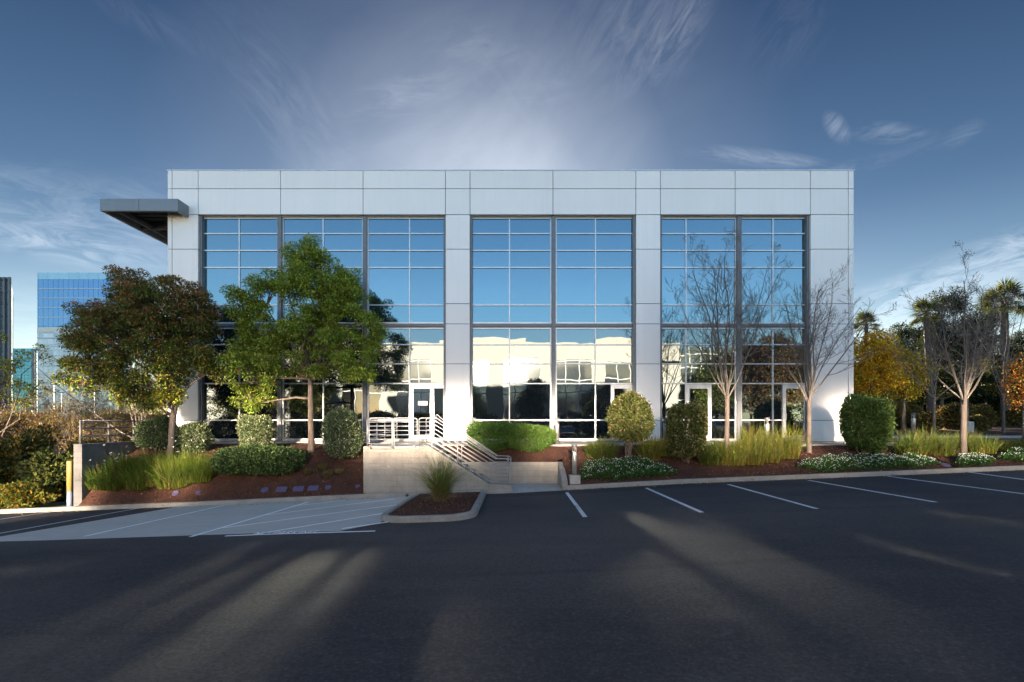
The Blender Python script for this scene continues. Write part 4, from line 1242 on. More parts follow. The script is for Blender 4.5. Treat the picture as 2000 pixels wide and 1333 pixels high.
GG = [(.055, .095, .016), (.085, .12, .02), (.13, .14, .028), (.04, .07, .014)]
GY = [(.10, .13, .02), (.15, .155, .028), (.07, .10, .018), (.20, .16, .045)]
GRP = 'ornamental grass clumps in the beds'
def gr(pxs, Y, ln, lab, cols, w=None, **k):
    sp = []
    for q in pxs:
        px_, dy = (q if isinstance(q, tuple) else (q, 0)); X = PX(px_, Y + dy); sp.append((X, Y + dy, bed_z(X, Y + dy)))
    return grass_clump('ornamental_grass', sp, ln, lab, GRP, cols, w, **k)
LG = [(.055, .105, .016), (.08, .13, .02), (.12, .16, .025), (.04, .07, .014)]
gr([200, (245, .3), (222, -.05), (262, .1)], 17.35, 1.15, 'dark green long grass against the grey block wall', LG, [4, 3, 1, 4], blades=650, lean=.95, flowers=9, spread=.4)
gr([275, (300, .45), (312, .1), (330, .35)], 17.3, 1.25, 'long green grass in front of the red-bronze tree', LG, [4, 4, 2, 2], blades=750, lean=.85, flowers=6, spread=.42)
gr([350, (372, .4), (392, .15), (335, -.05), (360, .1)], 17.35, 1.5, 'tall yellow-green grass left of the dark low bush', LG, [3, 4, 4, 1], blades=750, lean=.75, flowers=7, spread=.4)
for i, (px_, Y, ln) in enumerate([(630, 18.0, .42), (602, 17.75, .36), (640, 17.55, .38), (662, 17.75, .33)]):
    gr([px_], Y, ln, ['highest of the small grass tufts in the mulch below the round bush', 'leftmost small grass tuft in the mulch beside the dark low bush', 'lowest small grass tuft in the mulch near the purple lids', 'small grass tuft nearest the stair wall'][i], [(.13, .13, .045), (.09, .11, .03), (.18, .15, .07)], None, blades=260, lean=1.0, spread=.14, wid=.008)
gr([1180, (1165, .35)], 18.0, .98, 'olive green grass left of the lollipop bush', GG, [4, 3, 2, 3], blades=700, lean=.7, spread=.36)
gr([1268, (1290, .3)], 18.1, .92, 'yellow-green grass between the two clipped bushes', GY, [4, 2, 4, 2], blades=650, lean=.75, spread=.36)
gr([1385, (1402, .35)], 17.7, .98, 'dark green grass at the foot of the first bare tree', GG, [4, 2, .6, 5], blades=750, lean=.8, spread=.38)
gr([1430, (1500, .15), (1465, .0), (1475, .45), (1535, .4)], 17.65, 1.38, 'tall bright yellow-green grass between the two bare trees', GY, [4, 4, 3, 1], blades=620, lean=.72, spread=.42)
gr([1780, (1835, .15), (1808, .4)], 18.0, 1.05, 'wide dark green grass left of the spreading bare tree', GG, [4, 4, 1.5, 3], blades=620, lean=.95, spread=.42)
gr([1915, (1960, .3), (2010, .1), (1885, .5)], 18.4, .82, 'green grass right of the spreading bare tree', GG, [3, 4, 3, 2], blades=520, lean=.95, spread=.42)
X, Y = -2.05, 13.9
grass_clump('ornamental_grass', [(X, Y, isl_z(X, Y))], 1.55, 'spiky grey-green grass on the kerbed parking island', GRP, [(.11, .14, .045), (.16, .17, .06), (.08, .11, .03)], None, blades=420, wid=.015, spread=.17, lean=1.0)
grass_clump('dry_grass', [(X, Y - .05, isl_z(X, Y))], .75, 'dry straw-coloured skirt around the island grass', None, [(.22, .17, .13), (.15, .11, .085), (.28, .23, .18)], None, blades=420, wid=.006, spread=.16, lean=1.45, cat='dry grass')

FC = lambda a, b: bump_bed(a, b)
def outl(pts): return [(PX(p, Y), Y) for p, Y in pts]
flower_cover('flowering_shrub', outl([(1128, 17.0), (1150, 17.9), (1200, 18.1), (1250, 17.8), (1290, 17.5), (1325, 17.1), (1300, 16.85), (1200, 16.8)]), FC, 'white-flowered low plant beside the footed bollard light', 9000, 360, .36)
flower_cover('flowering_shrub', outl([(1555, 17.2), (1590, 17.8), (1680, 17.7), (1760, 17.7), (1810, 17.5), (1838, 17.05), (1800, 16.85), (1600, 16.85)]), FC, 'long white-flowered low plant below the round corner bush', 13000, 620, .33)
flower_cover('flowering_shrub', outl([(1865, 17.1), (1880, 17.5), (1915, 17.5), (1945, 17.1), (1930, 16.85), (1880, 16.85)]), FC, 'small white-flowered low plant under the spreading bare tree', 4200, 170, .30)
flower_cover('flowering_shrub', outl([(1945, 17.5), (1990, 17.9), (2060, 17.9), (2070, 17.2), (2000, 17.0)]), FC, 'white-flowered low plant at the right edge behind the kerb', 5000, 170, .34)

# =================================================================== left background
def bush(px, Y, y0, wpx, lab, cols, w=None, name='wild_bush', zb=None, n=6000, leaf=(.12, .06), ry=None, group=None, **k):
    X = PX(px, Y); zb = ter(X, Y) - .1 if zb is None else zb
    r = wpx * Y / FPX / 2; t = (px - CX) / FPX; r = r / math.sqrt(1 + .64 * t * t)
    return shrub(name, X, Y, zb, PZ(y0, Y), r, ry or r * .8, lab, 'bush', cols, w, n=n, leaf=leaf, group=group, box=k.pop('box', .1), bumps=k.pop('bumps', .6), hollow=k.pop('hollow', .45), **k)
DB = [(.022, .032, .012), (.032, .045, .014), (.05, .06, .016)]
OY = [(.14, .12, .02), (.22, .13, .025), (.09, .10, .02), (.26, .10, .03)]
bush(45, 17.6, 930, 175, 'yellow-green low bush at the left edge beside the pipe post', [(.04, .055, .01), (.07, .08, .013), (.12, .09, .014), (.15, .085, .016)], [4, 4, 3, 2], n=10000, leaf=(.075, .04), ry=.75)
bush(25, 20.5, 838, 190, 'large dark bush with orange-tipped crown at the left edge', DB, None, n=9000, tips=(OY[1], .35))
bush(105, 19.8, 862, 160, 'dark olive bush behind the pipe post', DB, None, n=8000, tips=((.09, .09, .02), .3))
bush(-70, 19.5, 850, 220, 'dark bush outside the left wall beyond the others', DB, None, n=5000)
bush(180, 24.0, 848, 120, 'olive bush behind the grey pipe railing', [(.06, .06, .018), (.10, .08, .022), (.16, .11, .025)], None, n=6000)
bush(245, 25.0, 842, 100, 'brown-green bush behind the pipe railing next to the clipped bush', [(.08, .06, .02), (.12, .09, .025), (.05, .05, .016)], None, n=5000)
BR = 'leafless brown brush beyond the left wall'
for i, (px_, Y, top, sp) in enumerate([(150, 27, 760, 2.2), (215, 25.5, 748, 2.0), (270, 26.5, 740, 2.2), (310, 27, 752, 1.8), (90, 29, 772, 2.3), (190, 34, 752, 3.0), (250, 36, 745, 3.0), (120, 36, 760, 3.0), (40, 34, 775, 3.0)]):
    X = PX(px_, Y); z = ter(X, Y)
    bare_tree('bare_shrub', (X, Y, z), .5, PZ(top, Y) - z, sp, ['reddish bare brush left of the pipe railing', 'bare brush rising behind the middle of the pipe railing', 'bare brush behind the right end of the pipe railing', 'bare brush beside the building corner',
        'bare brush above the dark olive bush', 'farther bare brush under the glass tower', 'farther bare brush behind the red-bronze tree', 'farther bare brush left of the two lamp posts', 'farther bare brush below the yellow-leaved tree'][i], BR, .05, 9, seed=60 + i, dense=.8, twig_r=.012, bark='twig',
        leaves=([(.14, .07, .035), (.20, .11, .04), (.10, .07, .03), (.18, .17, .03)], .6, .09))
# yellow-leaved tree at the left edge
Yt = 21.5; X = PX(-25, Yt); z = ter(X, Yt)
YE = [(.22, .22, .02), (.15, .17, .018), (.28, .22, .03), (.09, .11, .014)]
ly = [E(a, b, Yt, c, d, e) for a, b, c, d, e in [(-10, 660, 80, 60, .8), (30, 700, 70, 60, .7), (5, 740, 110, 60, 1.0), (60, 765, 90, 40, .8), (15, 785, 130, 40, 1.0), (-40, 720, 80, 100, 1.0), (78, 690, 25, 50, .4)]]
leafy_tree('yellow_tree', (X, Yt, z), [(X, Yt, z + 1.6)], ly, 'sparse yellow-green leaved tree at the left edge of the lot', 'tree', lambda P, C, idx, n: pal(n, YE, [4, 4, 2, 3]), .26, 4.2, 60, (.11, .065), .1, None, 'bark', .5, 2.0)
# bare reaching branches behind the red-bronze tree
Yt = 22.5; X = PX(330, Yt) - 1.2; z = ter(-15.6, Yt)
bare_tree('bare_tree', (PX(290, Yt), Yt, z), 2.4, PZ(600, Yt) - z, 3.4, 'bare branches reaching out left behind the red-bronze tree', None, .09, 7, seed=93, dense=.75, bark='twig', lean=(-.4, 0))

# lamp posts and distant strip
def lamp_post(px, Y, y0, lab):
    X = PX(px, Y); z = ter(X, Y); h = PZ(y0, Y) - z
    g = empty('lamp_post', (X, Y, z), lab, 'lamp post', 'distant parking lot lamp posts')
    mb = MB(); mb.lathe(0, 0, [(.14, 0), (.10, .4), (.07, h)], 10); mb.build('pole', MAT['bollard'], g)
    mb = MB(); mb.box(-.25, .45, -.16, .16, h, h + .12); mb.build('lamp_head', MAT['railgrey'], g)
lamp_post(104, 62, 752, 'taller distant lamp post below the glass tower')
lamp_post(119, 75, 768, 'second distant lamp post right of the taller one')
lamp_post(333 - 150, 70, 765, 'distant lamp post behind the brown brush')
def sheet(name, x0, x1, y0, y1, dz, mat, lab):
    xs = np.linspace(x0, x1, 12); ys = np.linspace(y0, y1, 8)
    return structure(grid_sheet(name, xs, ys, lambda a, b: ter(a, b) + dz, mat), lab)
RB = [(.09, .05, .022), (.13, .075, .03), (.06, .045, .02), (.11, .09, .025)]
for px_, Y, top, wd, lab in [(30, 33, 800, 190, 'russet brown bush below the yellow-leaved tree'), (135, 37, 792, 180, 'russet brown bush below the glass tower'), (235, 33, 796, 160, 'russet brown bush behind the middle of the pipe railing'), (318, 32, 800, 120, 'russet brown bush beside the building corner'),
                             (70, 48, 806, 260, 'far brown bush left of the distant lamp posts'), (250, 50, 800, 260, 'far brown bush behind the bare brush'), (-50, 42, 800, 200, 'far brown bush at the left edge')]:
    bush(px_, Y, top, wd, lab, RB, None, n=4500, leaf=(.16, .07), group='russet bushes beyond the left wall', hollow=.3)
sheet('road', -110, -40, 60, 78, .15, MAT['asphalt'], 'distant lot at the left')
mb = MB()
# far parked cars come further down

# glass towers far left
def mat_tower(name, stops, cell=(1.5, 3.9), line=(.25, .32, .4), tint=(.7, .8, .95), vary=.35, mix=.55, sill=.06):
    """curtain wall: panes with floor lines, mirrored"""
    m = M(name); nt, out = nodes_of(m)
    g = N(nt, 'ShaderNodeTexCoord'); s = N(nt, 'ShaderNodeSeparateXYZ'); L(nt, g.outputs['Object'], s.inputs[0])
    cb = N(nt, 'ShaderNodeCombineXYZ')
    ad = N(nt, 'ShaderNodeMath', operation='ADD'); L(nt, s.outputs['X'], ad.inputs[0]); L(nt, s.outputs['Y'], ad.inputs[1])
    L(nt, ad.outputs[0], cb.inputs[0]); L(nt, s.outputs['Z'], cb.inputs[1])
    br = N(nt, 'ShaderNodeTexBrick'); br.offset = 0
    br.inputs['Scale'].default_value = 1; br.inputs['Brick Width'].default_value = cell[0]; br.inputs['Row Height'].default_value = cell[1]
    br.inputs['Mortar Size'].default_value = sill; br.inputs['Color1'].default_value = (.0, .0, .0, 1); br.inputs['Color2'].default_value = (1, 1, 1, 1); br.inputs['Mortar'].default_value = (.5, .5, .5, 1)
    L(nt, cb.outputs[0], br.inputs['Vector'])
    c = ramp(nt, br.outputs['Color'], stops)
    gl = N(nt, 'ShaderNodeBsdfGlossy'); gl.inputs['Roughness'].default_value = .03; gl.inputs['Color'].default_value = (*tint, 1)
    df = N(nt, 'ShaderNodeBsdfDiffuse'); L(nt, c, df.inputs['Color'])
    mx = N(nt, 'ShaderNodeMixShader'); mx.inputs[0].default_value = mix; L(nt, df.outputs[0], mx.inputs[1]); L(nt, gl.outputs[0], mx.inputs[2])
    ln = N(nt, 'ShaderNodeBsdfDiffuse'); ln.inputs['Color'].default_value = (*line, 1)
    m2 = N(nt, 'ShaderNodeMixShader'); L(nt, br.outputs['Fac'], m2.inputs[0]); L(nt, mx.outputs[0], m2.inputs[1]); L(nt, ln.outputs[0], m2.inputs[2]); L(nt, m2.outputs[0], out.inputs['Surface'])
    return m
MAT['tw_up'] = mat_tower('tower_glass_upper', [(0, (.03, .08, .17)), (1, (.06, .12, .22))], (2.6, 50), (.05, .09, .16), (.27, .42, .60), mix=.45, sill=.07)
MAT['tw_top'] = mat_tower('tower_glass_crown', [(0, (.25, .34, .38)), (1, (.32, .42, .46))], (5.2, 60), (.25, .32, .36), (.42, .58, .62), mix=.4, sill=.09)
MAT['tw_low'] = mat_tower('tower_glass_lower', [(0, (.20, .22, .25)), (.5, (.50, .51, .52)), (1, (.75, .74, .72))], (2.6, 2.9), (.62, .63, .64), (.6, .62, .64), mix=.22, sill=.16)  # pale panes paint in the reflection of a sunlit building
MAT['tw_reflection'] = mat_varied('cream_reflection', (.80, .70, .60), (.86, .77, .67), .2, .8, bump=0)  # bright cream paints a sunlit building's reflection, not the tower's own cladding
MAT['tw_line'] = mat_varied('white_floor_line', (.6, .66, .7), (.7, .75, .78), .3, .5, bump=0)
MAT['tw_teal'] = mat_tower('teal_glass', [(0, (.02, .10, .14)), (1, (.05, .18, .22))], (2.3, 2.3), (.03, .07, .09), (.16, .36, .46), mix=.45, sill=.09)
MAT['tw_dark'] = mat_tower('grey_tower_glass', [(0, (.16, .19, .22)), (1, (.30, .34, .36))], (3.0, 4.2), (.06, .06, .075), (.55, .62, .66), mix=.35, sill=.16)
YT = 250.0; s = YT / FPX
x0, x1 = PX(73, YT), PX(233, YT)
def tz(py): return PZ(py, YT)
T = empty('glass_tower', ((x0 + x1) / 2, YT, 0), 'tall blue glass office tower with a painted cream reflection at mid height', 'building', 'far office towers')
ox = (x0 + x1) / 2
def skew(mb, xa, xb, y0, y1, z0, z1, Y, o):
    k = y1 / Y * .97      # plan is a parallelogram, its end walls running away from the lot
    vs = [(xa - o, y0, z0), (xb - o, y0, z0), (xb + xb * k - o, y1, z0), (xa + xa * k - o, y1, z0)]
    vs += [(x, y, z1) for x, y, z in vs]
    mb.add(vs, [(3, 2, 1, 0), (4, 5, 6, 7), (0, 1, 5, 4), (1, 2, 6, 5), (2, 3, 7, 6), (3, 0, 4, 7)])
def tpart(name, mat, xa, xb, za, zb, dy=0.0, dep=40, par=None):
    mb = MB(); skew(mb, xa, xb, dy, dep, za, zb, YT, ox); return mb.build(name, MAT[mat], par or T)
tpart('crown_glass', 'tw_top', x0, x1, tz(546), tz(533))
tpart('upper_glass', 'tw_up', x0, x1, tz(640), tz(546.3))
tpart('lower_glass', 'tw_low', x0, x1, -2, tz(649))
tpart('reflection_band', 'tw_reflection', x0, x1, tz(649), tz(640), -.2)  # strip for the painted reflection across the glass
tpart('reflection_band', 'tw_reflection', PX(188, YT), x1, tz(639.8), tz(626), -.25)
tpart('side_glass', 'tw_top', x1 + .02, x1 + 2.6, -2, tz(536), 1.5, 38)
for i, py in enumerate([564.5, 583, 601.5, 620.5]): tpart('floor_line', 'tw_line', x0, x1, tz(py + .6), tz(py - .6), -.3, .5)
for py in (660, 676, 695, 714, 731, 748): tpart('floor_line', 'tw_line', x0, x1, tz(py + .9), tz(py - .7), -.3, .5)
cu = bpy.data.curves.new('lettering', 'FONT'); cu.body = 'Newmont   Tall'; cu.size = 2.1; cu.resolution_u = 1  # sign lettering that belongs to the painted reflection
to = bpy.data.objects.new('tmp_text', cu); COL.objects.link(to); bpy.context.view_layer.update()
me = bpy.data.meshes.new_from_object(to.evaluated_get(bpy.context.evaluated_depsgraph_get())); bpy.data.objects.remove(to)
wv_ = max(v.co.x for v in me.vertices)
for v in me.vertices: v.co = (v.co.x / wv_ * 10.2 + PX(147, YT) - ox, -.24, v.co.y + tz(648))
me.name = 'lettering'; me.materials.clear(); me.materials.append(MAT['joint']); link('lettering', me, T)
YT2 = 330.0
T = empty('glass_building', (PX(48, YT2), YT2, 0), 'lower teal glass office block between the two towers', 'building', 'far office towers'); ox = PX(48, YT2)
def tz2(py): return PZ(py, YT2)
mb = MB(); skew(mb, PX(10, YT2), PX(71, YT2), 0, 40, -2, tz2(681), YT2, ox); mb.build('glass_wall', MAT['tw_teal'], T)
mb = MB(); skew(mb, PX(66, YT2), PX(72.5, YT2), -1.5, 30, -2, tz2(683), YT2, ox); mb.build('stair_tower', MAT['darkalu'], T)
mb = MB(); mb.lathe(PX(69, YT2) - ox, 8, [(6, tz2(681)), (5.4, tz2(677.5)), (3, tz2(676)), (.3, tz2(675.3))], 16); mb.build('roof_dome', MAT['walk'], T)
YT3 = 170.0
T = empty('grey_tower', (PX(-20, YT3), YT3, 0), 'dark ribbed grey office tower at the far left edge', 'building', 'far office towers'); ox = PX(-20, YT3)
mb = MB(); zt3 = PZ(545.5, YT3)
skew(mb, PX(-60, YT3), PX(21.5, YT3), 0, 30, -2, zt3, YT3, ox); mb.build('glass_wall', MAT['tw_dark'], T)
mb = MB()
for px_ in (-16, -7, 2, 11, 20.5): mb.box(PX(px_, YT3) - ox - .22, PX(px_, YT3) - ox + .22, -.6, .1, -2, zt3 + .6)
mb.build('fin', MAT['darkalu'], T)
mb = MB(); skew(mb, PX(-60, YT3), PX(21.8, YT3), -.2, 30, zt3 + .01, zt3 + .6, YT3, ox); mb.build('parapet', MAT['darkalu'], T)

# =================================================================== right background
def tcol(cols, w=None):
    return lambda P, C, idx, n: pal(n, cols, w, .22)
def bgtree(name, px, Y, lumps, lab, cols, w=None, rc=.8, dens=3.2, per=110, leaf=(.22, .12), cat='tree', tr=.2, group=None, surf=.35, bark='bark', fork=None, twigs=.5, droop=.25):
    X = PX(px, Y); z = ter(X, Y)
    ls = [E(a, b, Y, c, d, e, 0, 1.0) for a, b, c, d, e in lumps]
    fk = fork or (PX(px, Y), Y, z + (min(l[2] for l in ls) - z) * .7)
    return leafy_tree(name, (X, Y, z), [fk], ls, lab, cat, tcol(cols, w), rc, dens, per, leaf, tr, group, bark, surf, twigs, droop=droop)
AU = [(.45, .25, .02), (.46, .33, .03), (.36, .15, .02), (.26, .21, .025), (.45, .27, .02)]
bgtree('autumn_tree', 1700, 31, [(1690, 690, 80, 70, 1.3), (1715, 680, 80, 60, 1.3), (1700, 740, 110, 80, 1.6), (1735, 730, 70, 70, 1.2)], 'golden orange autumn tree at the building corner', AU, [4, 3, 3, 1.5, 2], rc=.42, dens=7, per=95, leaf=(.15, .09), group='golden autumn trees behind the corner', tr=.14)
bgtree('autumn_tree', 1765, 34, [(1750, 700, 80, 70, 1.5), (1780, 720, 80, 60, 1.4), (1760, 755, 90, 60, 1.4)], 'yellow and green autumn tree left of the leaning palm', AU + [(.10, .12, .02)], [3, 4, 1.5, 3, 1, 3], rc=.45, dens=6.5, per=90, leaf=(.16, .09), group='golden autumn trees behind the corner', tr=.14)
bgtree('autumn_tree', 2000, 24, [(2005, 735, 60, 90, 1.0), (1998, 775, 50, 50, .8)], 'small orange-red tree at the right edge', [(.36, .10, .03), (.42, .20, .03), (.16, .12, .025)], None, rc=.35, dens=7, per=85, leaf=(.12, .075), tr=.08, bark='bark_pale')
CN = [(.011, .018, .008), (.017, .026, .010), (.025, .033, .011), (.034, .036, .012)]
def conifer(px, Y, top, wpx, lab, n=8):
    X = PX(px, Y); z = ter(X, Y)
    ytop, ybot = top, 790
    L_ = []
    for i in range(n):
        t = i / (n - 1)
        py = ytop + (ybot - ytop) * (.04 + .86 * t)
        wd = wpx * (.35 + .75 * math.sin(min(1, t * 1.15 + .12) * math.pi * .62)) * random.uniform(.75, 1.15)
        L_.append((px + random.uniform(-.2, .2) * wpx, py, wd, (ybot - ytop) / n * 1.25, wd * Y / FPX / 2))
    return bgtree('pine_tree', px, Y, L_, lab, CN, [4, 4, 2, 1], rc=.75, dens=3.8, per=140, leaf=(.28, .08), group='dark pine trees behind the lot', tr=.22, surf=.25, twigs=.3)
for px_, Y, top, wd, lab in [(1762, 50, 628, 46, 'dark pine left of the leaning palm'), (1828, 52, 588, 52, 'dark pine just right of the leaning palm'), (1878, 50, 572, 68, 'tallest dark pine behind the spreading bare tree'),
                             (1925, 53, 586, 56, 'dark pine left of the rightmost palm trunk'), (1800, 55, 640, 60, 'low dark pine between palm and golden trees'), (1985, 52, 655, 70, 'dark pine at the right edge below the palm crown'), (2060, 50, 640, 80, 'dark pine beyond the right edge'),
                             (1852, 56, 640, 60, 'dark pine set back behind the tallest pine')]:
    conifer(px_, Y, top, wd, lab)
bgtree('evergreen_tree', 1840, 44, [(1830, 745, 120, 60, 2.0), (1790, 760, 80, 50, 1.6), (1900, 745, 110, 60, 2.0), (1945, 735, 70, 70, 1.6)], 'dark spreading understorey tree behind the white car', CN + [(.09, .08, .02)], None, rc=.7, dens=3.4, per=120, leaf=(.2, .11), tr=.18)
bgtree('evergreen_tree', 1700, 45, [(1690, 765, 90, 60, 1.8), (1750, 775, 90, 50, 1.6), (1660, 750, 70, 60, 1.5)], 'dark tree below the golden trees at the corner', CN, None, rc=.7, dens=3.4, per=110, leaf=(.2, .11), tr=.18)
HD = [(.014, .02, .008), (.022, .026, .01), (.03, .03, .012)]
for px_, w_, lab in [(1690, 170, 'dark background hedge below the golden trees'), (1830, 180, 'dark background hedge behind the palm trunks'), (1975, 180, 'dark background hedge at the right edge')]:
    X = PX(px_, 57); shrub('hedge', X, 57, ter(X, 57) - .2, PZ(742, 57), w_ * 57 / FPX / 2, 2.2, lab, 'hedge', HD, None, n=5000, leaf=(.3, .2), group='dark hedges closing off the side lot', stems=False, box=.9, bumps=.25, hollow=.3)
# palms
def make_palm(px, Y, head_y, foot_px, lab, fr=1.9, tr=.26):
    Xb, zb = PX(foot_px, Y), None
    zb = ter(Xb, Y); Xh = PX(px, Y); zh = PZ(head_y, Y)
    g = empty('palm_tree', (Xb, Y, zb), lab, 'palm tree', 'tall fan palms on the right')
    mb = MB(); h = zh - zb
    pts = [Vector((0, 0, -.2))]; rad = [tr * 1.25]
    for i in range(1, 22):
        t = i / 21; pts.append(Vector(((Xh - Xb) * t ** 1.5, 0, h * t))); rad.append(tr * (1.05 - .25 * t) * (1 + .07 * (i % 2)))
    mb.tube(pts, rad, 12)
    for k in range(90):       # old frond bases
        t = random.uniform(.1, 1); a = random.uniform(0, 6.28); p = Vector(((Xh - Xb) * t ** 1.5, 0, h * t)); d = Vector((math.cos(a), math.sin(a), .9))
        mb.tube([p + d * tr * .7, p + d * tr * .7 + Vector((math.cos(a) * .12, math.sin(a) * .12, .22))], [.05, .02], 4)
    mb.build('trunk', MAT['palmtrunk'], g)
    P = []; A = []; Nn = []; lf = []
    c = Vector((Xh - Xb, 0, h)); sb = MB()
    for k in range(40):
        a = random.uniform(0, 6.28); el = random.uniform(-.75, 1.35)
        d = Vector((math.cos(a) * math.cos(el), math.sin(a) * math.cos(el), math.sin(el)))
        st = c + d * fr * random.uniform(.45, .62); st.z -= .12 * fr * max(0, math.cos(el)) ** 2 * .6
        sb.tube([c, c.lerp(st, .5) + Vector((0, 0, .08)), st], [.025, .018, .012], 4, False)
        u = d.cross(Vector((0, 0, 1))).normalized() if abs(d.z) < .98 else Vector((1, 0, 0)); v = u.cross(d)
        for q in range(26):
            b = -2.1 + 4.2 * q / 25
            ax = d * math.cos(b) + u * math.sin(b) + v * .12 * (-1 if q % 2 else 1)
            ax.z -= .28
            P.append(st[:]); A.append(ax[:]); Nn.append((v + Vector((random.gauss(0, .2), random.gauss(0, .2), 0)))[:]); lf.append(fr * .5 * (1 - .25 * abs(b) / 2.1))
    m = len(P)
    sb.build('frond_stalks', MAT['bark'], g)
    P = np.array(P) + np.array([Xb, Y, zb])
    leaf_object('crown', P, np.array(A), np.array(Nn), np.array(lf), .055 * fr / 1.5 * np.ones(m), pal(m, [(.03, .045, .014), (.045, .058, .017), (.022, .032, .011), (.07, .066, .022)]), g, loc=(Xb, Y, zb))
    return g
make_palm(1808, 42, 612, 1818, 'slightly leaning fan palm left of the spreading bare tree', 1.6)
make_palm(1961, 40, 590, 1964, 'tall fan palm near the right edge with thick shaggy trunk', 2.0, .3)
make_palm(1692, 62, 634, 1692, 'distant fan palm above the golden trees at the corner', 2.0)
HB = [(.06, .055, .018), (.10, .075, .022), (.04, .045, .014), (.15, .09, .03)]
for px_, Y, top, wd, lab in [(1768, 36, 792, 70, 'brownish hedge shrub behind the round corner bush'), (1812, 33, 806, 60, 'small olive shrub in front of the far parked car'), (1868, 35, 790, 86, 'brownish rounded shrub left of the light pole'), (1915, 36, 792, 56, 'brown-green shrub in front of the white car'),
                             (1905, 32, 815, 44, 'orange-brown low shrub right of the light pole'), (1980, 40, 800, 70, 'brown shrub at the foot of the rightmost palm')]:
    bush(px_, Y, top, wd, lab, HB, None, n=3600, leaf=(.14, .08), group='brownish shrubs across the side lot', bumps=.2)
mb = MB(); X = PX(1889, 31); z = ter(X, 31)
g = empty('light_pole', (X, 31, z), 'slender parking lot light pole on a round concrete base', 'light pole')
mb.lathe(0, 0, [(.09, .7), (.075, PZ(657, 31) - z)], 10); mb.build('pole', MAT['bark_pale'], g)
mb = MB(); mb.lathe(0, 0, [(.33, 0), (.33, .7), (.30, .73)], 18); mb.build('base', MAT['walk'], g)
mb = MB(); zt_ = PZ(657, 31) - z; mb.box(-.55, .12, -.15, .15, zt_, zt_ + .12); mb.build('lamp_head', MAT['darkalu'], g)
sheet('path', 16.0, 60, 24.6, 27.0, .03, MAT['walk'], 'pale path beyond the right planting bed')
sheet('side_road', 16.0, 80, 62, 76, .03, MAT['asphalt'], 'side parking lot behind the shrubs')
sheet('mulch_slope', 16.0, 60, 28.5, 44, .03, MAT['mulch'], 'dark mulched slope below the side lot')

